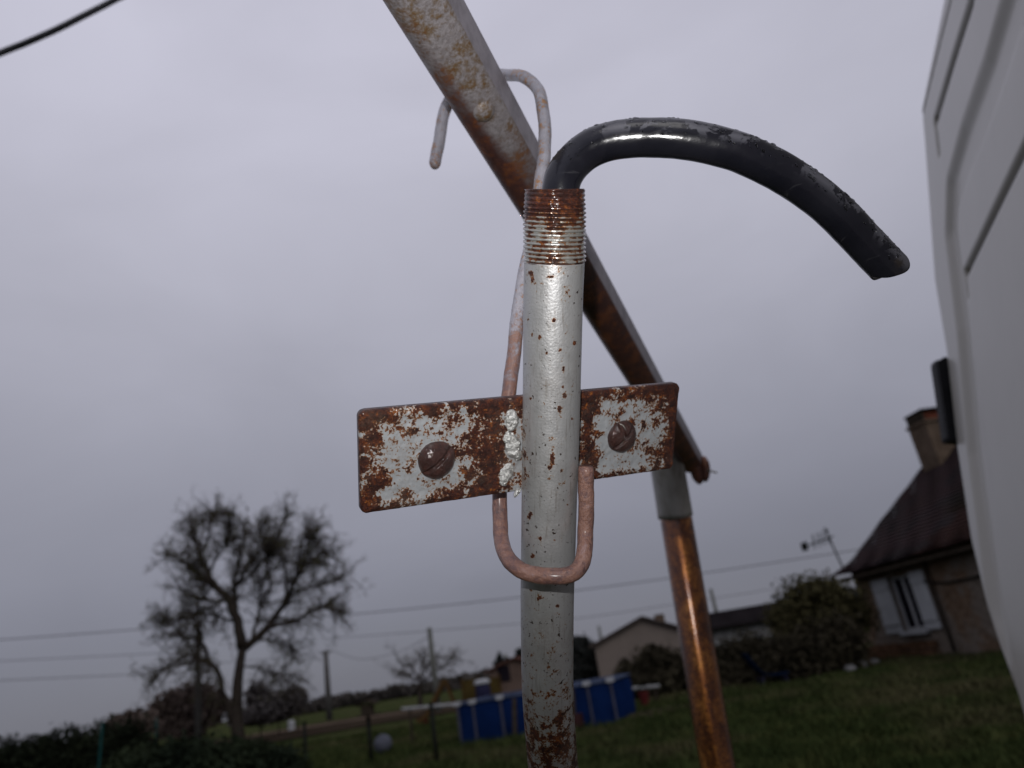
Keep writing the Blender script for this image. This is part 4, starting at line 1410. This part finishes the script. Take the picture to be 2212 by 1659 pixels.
# ================================================================== steel pipe with its plate
def dep(py):                                     # depth of the pipe axis for a picture row
    tl = math.radians(15)
    y0, d0, p = .0884, .404, (829.5 - py) / FPX
    s = (y0 - p * d0) / (math.cos(tl) + p * math.sin(tl))
    return d0 + s * math.sin(tl)
R_P = .0167
rows = [(1197.5, 566), (1195, 640), (1193, 760), (1191, 880), (1188.5, 1000), (1186, 1100), (1184, 1200), (1182, 1300), (1182, 1400), (1183, 1480), (1187, 1560), (1193.5, 1640), (1203, 1740)]
pc = [W(x, y, dep(y)) for x, y in rows]
tail = pc[-1] - pc[-2]; tail /= np.linalg.norm(tail)
foot_p = pc[-1] + tail * (pc[-1][2] / -tail[2])
path = smooth_path(pc, 700)
# thread from py 405 to 566
th_top, th_bot = W(1198.5, 408, dep(408)), pc[0]
path_tail = np.linspace(0, 1, 12)[1:, None] * (foot_p - path[-1]) + path[-1]
path_all = np.vstack([path, path_tail])
pipe = thing('steel_pipe', foot_p, 'silver painted steel pipe with rusty threaded top and a rusted plate welded across it', 'pipe')
SEG = 120
tv, tf, tn = tube_geo(path_all, R_P, SEG, True)
rows_n = len(path_all)
tvr = tv.reshape(rows_n, SEG, 3)
# picture row of each ring, for the wear
rpy = np.array([829.5 - FPX * ((q - _C) @ _U) / ((q - _C) @ _F) for q in path_all])
rust = np.zeros((rows_n, SEG))
dirn = (tn.reshape(rows_n, SEG, 3) @ _R)          # -1 left .. 1 right
rust += (-.035 + .05 * np.clip((rpy - 1290) / 120, 0, 1) + .115 * np.clip((rpy - 1430) / 150, 0, 1))[:, None]
rust += (.05 * np.exp(-((rpy - 572) / 14) ** 2))[:, None]
rust += (.12 * np.exp(-((rpy - 980) / 90) ** 2))[:, None] * np.clip((-dirn - .62) / .3, 0, 1)
rust += (.022 * np.exp(-((rpy - 840) / 330) ** 2))[:, None] * np.exp(-((dirn - .35) / .28) ** 2)
rust -= (.10 * np.clip((1200 - rpy) / 60, 0, 1) * np.clip((rpy - 1030) / 60, 0, 1))[:, None] * np.clip((dirn + .3) / .4, 0, 1)
ppx = np.array([1106 + FPX * ((q - _C) @ _R) / ((q - _C) @ _F) for q in tv]).reshape(rows_n, SEG)
ppy = np.array([829.5 - FPX * ((q - _C) @ _U) / ((q - _C) @ _F) for q in tv]).reshape(rows_n, SEG)
frontside = (tn.reshape(rows_n, SEG, 3) @ _F) < 0
for fx, fy, sx, sy, k in ((1150, 603, 6, 11, .13), (1146, 590, 5, 5, .14), (1189, 598, 9, 3.5, .17), (1165, 728, 4.5, 8, .17), (1150, 722, 4, 5, .15), (1197, 693, 4, 4, .15), (1242, 741, 4, 5, .15), (1181, 762, 5, 4, .15), (1209, 756, 4, 4, .14),
                          (1217, 797, 4, 9, .16), (1208, 882, 5, 9, .18), (1219, 856, 4, 6, .15), (1216, 836, 3, 4, .14), (1193, 990, 4, 14, .17), (1187, 1010, 5, 6, .16), (1212, 1016, 4, 5, .14), (1210, 1134, 5, 5, .15), (1168, 1163, 4, 4, .14), (1197, 1167, 5, 4, .14),
                          (1213, 1168, 5, 8, .15), (1150, 1202, 6, 6, .13), (1165, 1292, 6, 6, .13), (1147, 1275, 5, 6, .13), (1205, 1310, 5, 5, .12), (1142, 690, 4, 4, .13), (1231, 640, 3, 4, .12), (1236, 905, 4, 4, .12), (1146, 860, 4, 6, .12), (1226, 1090, 4, 5, .12), (1145, 1110, 5, 9, .15)):
    rust += 1.55 * k * np.exp(-((ppx - fx) / sx) ** 2 - ((ppy - fy) / sy) ** 2) * frontside
al_ = np.concatenate([[0], np.cumsum(np.linalg.norm(np.diff(path_all, axis=0), axis=1))])
mk('tube', tv, tf, MAT['pipe'], pipe, attrs={'rust': rust.reshape(-1), 'along': np.repeat(al_, SEG), 'round': np.tile(np.abs(np.linspace(-1, 1, SEG, endpoint=False)) * math.pi * R_P, rows_n)})
# threaded end: a real helical groove
TP, ROWS = .00232, 200
axis = th_bot - th_top; TLn = np.linalg.norm(axis); ax_ = axis / TLn
e1 = np.cross(ax_, _F); e1 /= np.linalg.norm(e1); e2 = np.cross(ax_, e1)
TS = 110
th = np.arange(TS) * 2 * math.pi / TS
zt = np.linspace(0, TLn + .0012, ROWS)
PH = (zt[:, None] / TP + th[None, :] / (2 * math.pi)) % 1.0
tri = 1 - np.abs(PH * 2 - 1)
crest = np.clip((tri - .12) / .62, 0, 1) ** .85
wear = np.clip(zt / .012, .35, 1)[:, None]
RR = R_P * (.968 + .022 * np.clip(zt / TLn, 0, 1))[:, None] + .00115 * crest * wear - .0003
RR[-6:] = R_P * .985
vv = th_top + zt[:, None, None] * ax_ + RR[..., None] * (np.cos(th)[None, :, None] * e1 + np.sin(th)[None, :, None] * e2)
flat = vv.reshape(-1, 3)
nz = fbm(flat, 420, 4, 1.7); nz2 = fbm(flat, 130, 3, 5.1)
flat = flat + ((flat - (th_top + ((flat - th_top) @ ax_)[:, None] * ax_)) / R_P) * (nz * .00030)[:, None]
rt = .18 - .30 * np.clip((zt - .006) / .016, 0, 1)
rt = rt + .10 * np.clip((zt - TLn + .006) / .006, 0, 1)
rustt = rt[:, None] + .17 * (1 - crest) + (nz2.reshape(ROWS, TS) * .16)
ff = [[i * TS + j, i * TS + (j + 1) % TS, (i + 1) * TS + (j + 1) % TS, (i + 1) * TS + j] for i in range(ROWS - 1) for j in range(TS)]
# rim and inside wall
inner = []
for (z_, r_) in ((0.0, R_P * .86), (.0008, R_P * .80), (.03, R_P * .79)):
    inner.append(th_top + z_ * ax_ + r_ * (np.cos(th)[:, None] * e1 + np.sin(th)[:, None] * e2))
k0 = ROWS * TS
flat = np.vstack([flat] + inner)
rustt = np.concatenate([rustt.reshape(-1), np.full(3 * TS, .4)])
ff += [[j, k0 + j, k0 + (j + 1) % TS, (j + 1) % TS] for j in range(TS)]
for k in range(2): ff += [[k0 + k * TS + j, k0 + (k + 1) * TS + j, k0 + (k + 1) * TS + (j + 1) % TS, k0 + k * TS + (j + 1) % TS] for j in range(TS)]
mk('thread', flat, ff, MAT['thread'], pipe, attrs={'rust': rustt})

# plate across the pipe
pTL, pBL = W(775, 888, .392), W(780, 1112, .406)
pTR, pBR = W(1470, 827, .484), W(1454, 1013, .498)
def plate_pt(u, v): return (pTL * (1 - u) + pTR * u) * (1 - v) + (pBL * (1 - u) + pBR * u) * v
pu = plate_pt(1, .5) - plate_pt(0, .5); PLn = np.linalg.norm(pu); pu /= PLn
pv = plate_pt(.5, 1) - plate_pt(.5, 0); PHt = np.linalg.norm(pv); pv /= PHt
pn = np.cross(pu, pv); pn /= np.linalg.norm(pn)
if pn @ _F > 0: pn = -pn                          # towards the camera
PT, CR, ER = .0048, .0040, .0016
nu_, nv_ = 300, 84
uu = np.linspace(0, 1, nu_); vq = np.linspace(0, 1, nv_)
uu = .5 - .5 * np.cos(np.pi * uu) * .12 + (uu - .5) * .88 - .0 * uu
uu = (uu - uu[0]) / (uu[-1] - uu[0]); vq = .7 * vq + .3 * (.5 - .5 * np.cos(np.pi * vq))
vv, rr_, keepm = [], [], []
tb = vq * PHt
rows_in = []
for v_ in vq:
    tdist = min(v_, 1 - v_) * PHt
    rows_in.append((CR - math.sqrt(max(CR ** 2 - (CR - tdist) ** 2, 0))) / PLn if tdist < CR else 0.0)
uv = []
for v_, ins in zip(vq, rows_in):
    for u_ in uu: uv.append((ins + (1 - 2 * ins) * u_, v_, u_))
uv = np.array(uv)
base = np.array([plate_pt(a, b) for a, b, _ in uv])
ed = np.minimum(np.minimum(uv[:, 2], 1 - uv[:, 2]) * PLn, np.minimum(uv[:, 1], 1 - uv[:, 1]) * PHt)
el = uv[:, 0] * PLn; er_ = (1 - uv[:, 0]) * PLn; et = uv[:, 1] * PHt; eb = (1 - uv[:, 1]) * PHt
dz = -(ER - np.sqrt(np.maximum(ER ** 2 - np.maximum(ER - ed, 0) ** 2, 0)))
rim = .0007 * np.exp(-((np.minimum(el, np.minimum(et, eb)) - .004) / .0022) ** 2)       # edges swollen by rust
nz = fbm(base, 160, 5, 2.2); nzf = fbm(base, 480, 3, 7.7)
rust = -.030 + .115 * np.exp(-(el / .011) ** 2) + .125 * np.exp(-(et / .0095) ** 2) + .06 * np.exp(-(eb / .006) ** 2) + .10 * np.exp(-(er_ / .010) ** 2)
# positions along the plate where whole areas have rusted: beside the pipe on both sides, and the right end
upx = np.array([1106 + FPX * ((q - _C) @ _R) / ((q - _C) @ _F) for q in base])
rust += .14 * np.exp(-((upx - 1062) / 30) ** 2) + .15 * np.exp(-((upx - 1268) / 20) ** 2) + .055 * np.clip((upx - 1370) / 50, 0, 1)
rust += .06 * np.exp(-((upx - 1010) / 40) ** 2) * (et / PHt > .3)
rust -= .025 * np.exp(-((upx - 880) / 50) ** 2) * np.exp(-((et / PHt - .55) / .3) ** 2)
rust += .035 * np.clip((et / PHt - .7) / .3, 0, 1) * (upx < 1100)
rust += .10 * nz + .012
front = base + pn * (dz + rim + nz * .0004 + nzf * .00015)[:, None]
back = np.array([plate_pt(a, b) for a, b, _ in uv]) - pn * PT
idx = np.arange(nu_ * nv_).reshape(nv_, nu_)
NB = nu_ * nv_
ff = np.stack([idx[:-1, :-1], idx[1:, :-1], idx[1:, 1:], idx[:-1, 1:]], -1).reshape(-1, 4).tolist()
border = list(idx[0, :]) + list(idx[1:, -1]) + list(idx[-1, -2::-1]) + list(idx[-2:0:-1, 0])
nb_ = len(border)
bk = back[border]; allv = np.vstack([front, bk])
for i in range(nb_):
    a, b2 = border[i], border[(i + 1) % nb_]
    ff.append([a, b2, NB + (i + 1) % nb_, NB + i])
ff.append([NB + i for i in range(nb_)])
plate = mk('plate', allv, ff, MAT['plate'], pipe, attrs={'rust': np.concatenate([rust, np.full(nb_, .16)])})

# dome screws with a slot
def screw(px, py, r, slot_deg, cuts=1):
    d0 = ray(px, py); k = ((plate_pt(.5, .5) - _C) @ pn) / (d0 @ pn)
    c = _C + d0 * k
    H = r * .62
    nr, nt = 26, 64
    vv, ff = [c + pn * H], []
    dirs = [math.radians(slot_deg)] + ([math.radians(slot_deg + 68)] if cuts > 1 else [])
    def height(x, y):
        q = math.hypot(x, y) / r
        h = H * math.sqrt(max(1 - min(q, 1) ** 2 * .96, 0)) - H * .2 + .0006
        for kk, dg in enumerate(dirs):
            sx, sy = math.cos(dg), math.sin(dg)
            dist = abs(-sy * x + sx * y); along = sx * x + sy * y
            if kk == 1 and along < 0: continue
            w = .00085
            if dist < w * 1.6: h -= .0023 * min(1, (w * 1.6 - dist) / (w * .6)) * max(0, 1 - q ** 8)
        return h
    px_dir = _R - pn * (_R @ pn); px_dir /= np.linalg.norm(px_dir)
    py_dir = np.cross(pn, px_dir)
    if py_dir @ _U < 0: py_dir = -py_dir
    vv = []
    for i in range(nr + 1):
        rr = r * (i / nr)
        for j in range(nt):
            a = 2 * math.pi * j / nt
            x, y = rr * math.cos(a), rr * math.sin(a)
            wob = 1 + .02 * math.sin(3 * a + px) + .012 * math.sin(7 * a)
            vv.append(c + (px_dir * x + py_dir * y) * wob + pn * height(x, y))
    for j in range(nt):
        a = 2 * math.pi * j / nt
        vv.append(c + (px_dir * math.cos(a) + py_dir * math.sin(a)) * r * 1.01 - pn * .003)
    for i in range(nr + 1):
        for j in range(nt): ff.append([i * nt + j, i * nt + (j + 1) % nt, (i + 1) * nt + (j + 1) % nt, (i + 1) * nt + j])
    vv = np.array(vv)
    vv[:] += pn * (fbm(vv, 500, 3, px * .01) * .00022)[:, None]
    return mk('screw_head', vv, ff, MAT['screw'], plate)
screw(943, 993, .0111, 38)
screw(1343, 943, .0106, 42, 2)

# lumpy weld on the left of the pipe
for (ctrl, r0) in (([(1098, 886), (1106, 905), (1101, 930)], .0040), ([(1088, 942), (1102, 950), (1110, 975), (1118, 992)], .0046), ([(1104, 1000), (1094, 1022), (1086, 1048)], .0040), ([(1112, 1060), (1119, 1066)], .0030)):
    P = []
    for x, y in ctrl:
        d0 = ray(x, y); k = ((plate_pt(.5, .5) - _C) @ pn) / (d0 @ pn)
        P.append(_C + d0 * k + pn * .0008)
    P = smooth_path(P, 26)
    prof_r = r0 * (np.sin(np.linspace(.12, math.pi - .12, 26)) ** .45)
    sv, sf, sn = tube_geo(P, prof_r, 26)
    sv = sv + sn * (fbm(sv, 260, 4, 3.3) * .0016)[:, None]
    sv = sv - pn * (((sv - plate_pt(.5, .5)) @ pn) * .45)[:, None]
    mk('weld', sv, sf, MAT['weld'], pipe)

# ================================================================== wire hook
RW = .0047
def pd(px, py, o): # depth on the plate plane plus an offset away from the camera
    d0 = ray(px, py); return ((plate_pt(.5, .5) - _C) @ pn) / (d0 @ pn) + o
hk = [(939, 362, .640), (944, 325, .648), (952, 285, .656), (962, 240, .664), (985, 195, .668), (1020, 172, .664), (1060, 163, .650), (1092, 161, .630),
      (1126, 165, .585), (1152, 182, .570), (1168, 208, .556), (1175, 245, .545), (1177, 300, .532), (1172, 360, .520), (1164, 430, .508), (1150, 520, .500),
      (1132, 600, .494), (1120, 680, .488), (1111, 760, .483), (1103, 830, .480), (1094, 900, .476), (1086, 980, .472), (1080, 1050, .468), (1079, 1110, .464), (1082, 1160, .456),
      (1094, 1202, .440), (1118, 1228, .428), (1152, 1241, .423), (1190, 1245, .420), (1226, 1242, .420), (1250, 1226, .423), (1262, 1196, .428), (1266, 1150, .437), (1267.5, 1080, .435), (1266, 1008, .433)]
hp_ = smooth_path([W(*q) for q in hk], 330)
hs = np.linspace(0, 1, 330)
for k in range(3): hp_[:, k] += np.array([mnoise.noise(Vector((t_ * 26, k * 7.3, 1.7))) for t_ in hs]) * .0010
rad = RW * np.interp(hs, [0, .14, .24, 1], [1.13, 1.13, 1, 1])
rad[:4] = RW * 1.13 * np.array([.55, .82, .94, 1.0])
rad[-3:] = RW * np.array([1.0, .97, .9])
hv, hf, hnrm = tube_geo(hp_, rad, 22)
hv = hv + hnrm * (fbm(hv, 150, 4, 4.4) * .00024)[:, None]
hpy = np.array([829.5 - FPX * ((q - _C) @ _U) / ((q - _C) @ _F) for q in hp_])
hr = np.clip((hpy - 560) / 330, 0, 1) * (hs > .2) + .42 * np.clip(1 - hs / .06, 0, 1)
hp_ = hp_
tag(mk('wire_hook', hv, hf, MAT['hook'], loc=hp_[120], attrs={'rust': np.repeat(hr, 22)}),
    'bent wire hook hung over the bar and looped round the steel pipe', 'hook')

# ================================================================== black hose
hc = [(1206, 520, .409), (1208, 450, .407), (1211, 408, .406), (1219, 380, .4065), (1238, 352, .407), (1270, 325, .407), (1312, 307, .406), (1362, 299, .404), (1415, 298, .4015), (1470, 301, .399), (1530, 311, .3978), (1590, 327, .3978),
      (1650, 352, .399), (1710, 386, .401), (1765, 425, .403), (1815, 468, .405), (1862, 517, .407), (1900, 558, .4085), (1922, 581, .409)]
HPt = smooth_path([W(*q) for q in hc], 230)
HS = 56
rad = np.full(230, .0104)
rad[-1] = .0102
hv, hf, hnrm = tube_geo(HPt, rad, HS, False)
hv = hv + hnrm * (fbm(hv, 55, 3, 8.8) * .00030)[:, None]
hvr = hv.reshape(230, HS, 3)
# cut end: leaning and uneven, with a dark bore
tdir = HPt[-1] - HPt[-3]; tdir /= np.linalg.norm(tdir)
rel = (hvr[-1] - HPt[-1])
th_ = np.arctan2(rel @ np.cross(tdir, _F), rel @ _F)
pr_ = np.cross(tdir, _F)
if pr_ @ _R < 0: pr_ = -pr_
t_ = rel @ pr_ / .0104
shift = .0042 * (1 - t_ ** 2) + .0005 * t_ - .0032 * np.maximum(-t_, 0) ** 2 + .0004 * np.sin(5 * th_)
for k in range(14):
    hvr[-1 - k] += tdir * (shift * (1 - k / 14))[:, None]
endc = hvr[-1].mean(0)
in1 = endc + (hvr[-1] - endc) * .80; in2 = endc + (hvr[-1] - endc) * .76 - tdir * .03
hv = np.vstack([hvr.reshape(-1, 3), in1, in2]); k0 = 229 * HS; k1 = 230 * HS
for a, b2 in ((k0, k1), (k1, k1 + HS)):
    hf += [[a + j, a + (j + 1) % HS, b2 + (j + 1) % HS, b2 + j] for j in range(HS)]
hf.append([k1 + HS + j for j in range(HS)])
hose = thing('black_hose', HPt[2], 'wet black plastic hose curving out of the threaded pipe top', 'hose')
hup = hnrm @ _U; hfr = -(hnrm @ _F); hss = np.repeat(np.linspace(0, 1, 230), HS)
film_sheen = np.exp(-((hup - .38) / .30) ** 2) * np.clip(hfr / .3, 0, 1) * np.clip((hss - .20) / .1, 0, 1)  # film patches kept to the flash-lit upper front band, a painted sheen
mud = np.clip((.45 - hup) / .5, 0, 1) * np.clip((hss - .35) / .25, 0, 1)
ext = np.zeros(len(hv) - len(hss))
mk('hose_wall', hv, hf, MAT['hose'], hose, attrs={'film_sheen': np.concatenate([film_sheen, ext]), 'mud': np.concatenate([mud, ext])})
# drops of rain on it
dm = MB()
T_, N_, B2_ = frames(HPt)
rd = random.Random(11)
def drop(i, ang_, s, el_=1.0):
    nr = math.cos(ang_) * N_[i] + math.sin(ang_) * B2_[i]
    c = HPt[i] + nr * .0103
    tt = T_[i]; ss = np.cross(nr, tt)
    vs_, fs = [], []
    for k, (rr, hh) in enumerate(((1.0, -.05), (.86, .20), (.55, .40), (.22, .48))):
        for j in range(8):
            a = j * math.pi / 4 + .3
            w = 1 + .18 * math.sin(2 * a + s * 9e3)
            vs_.append(c + (tt * math.cos(a) * el_ + ss * math.sin(a)) * rr * s * w + nr * hh * s)
    for k in range(3):
        for j in range(8): fs.append([k * 8 + j, k * 8 + (j + 1) % 8, (k + 1) * 8 + (j + 1) % 8, (k + 1) * 8 + j])
    fs.append([24 + j for j in range(8)])
    dm.add(vs_, fs)
for _ in range(900):
    i = rd.randrange(38, 226)
    # bias to the side that faces the camera and upwards
    a = rd.uniform(0, 2 * math.pi)
    nr = math.cos(a) * N_[i] + math.sin(a) * B2_[i]
    if nr @ -_F < .05 and nr @ _U < .5: continue
    if nr @ _U < -.15: continue
    s = .0004 + .0009 * rd.random() ** 3.0
    drop(i, a, s, rd.uniform(.9, 1.6))
dd_ = dm.build('raindrops', MAT['water'], hose, smooth=True)
dd_['kind'] = 'stuff'
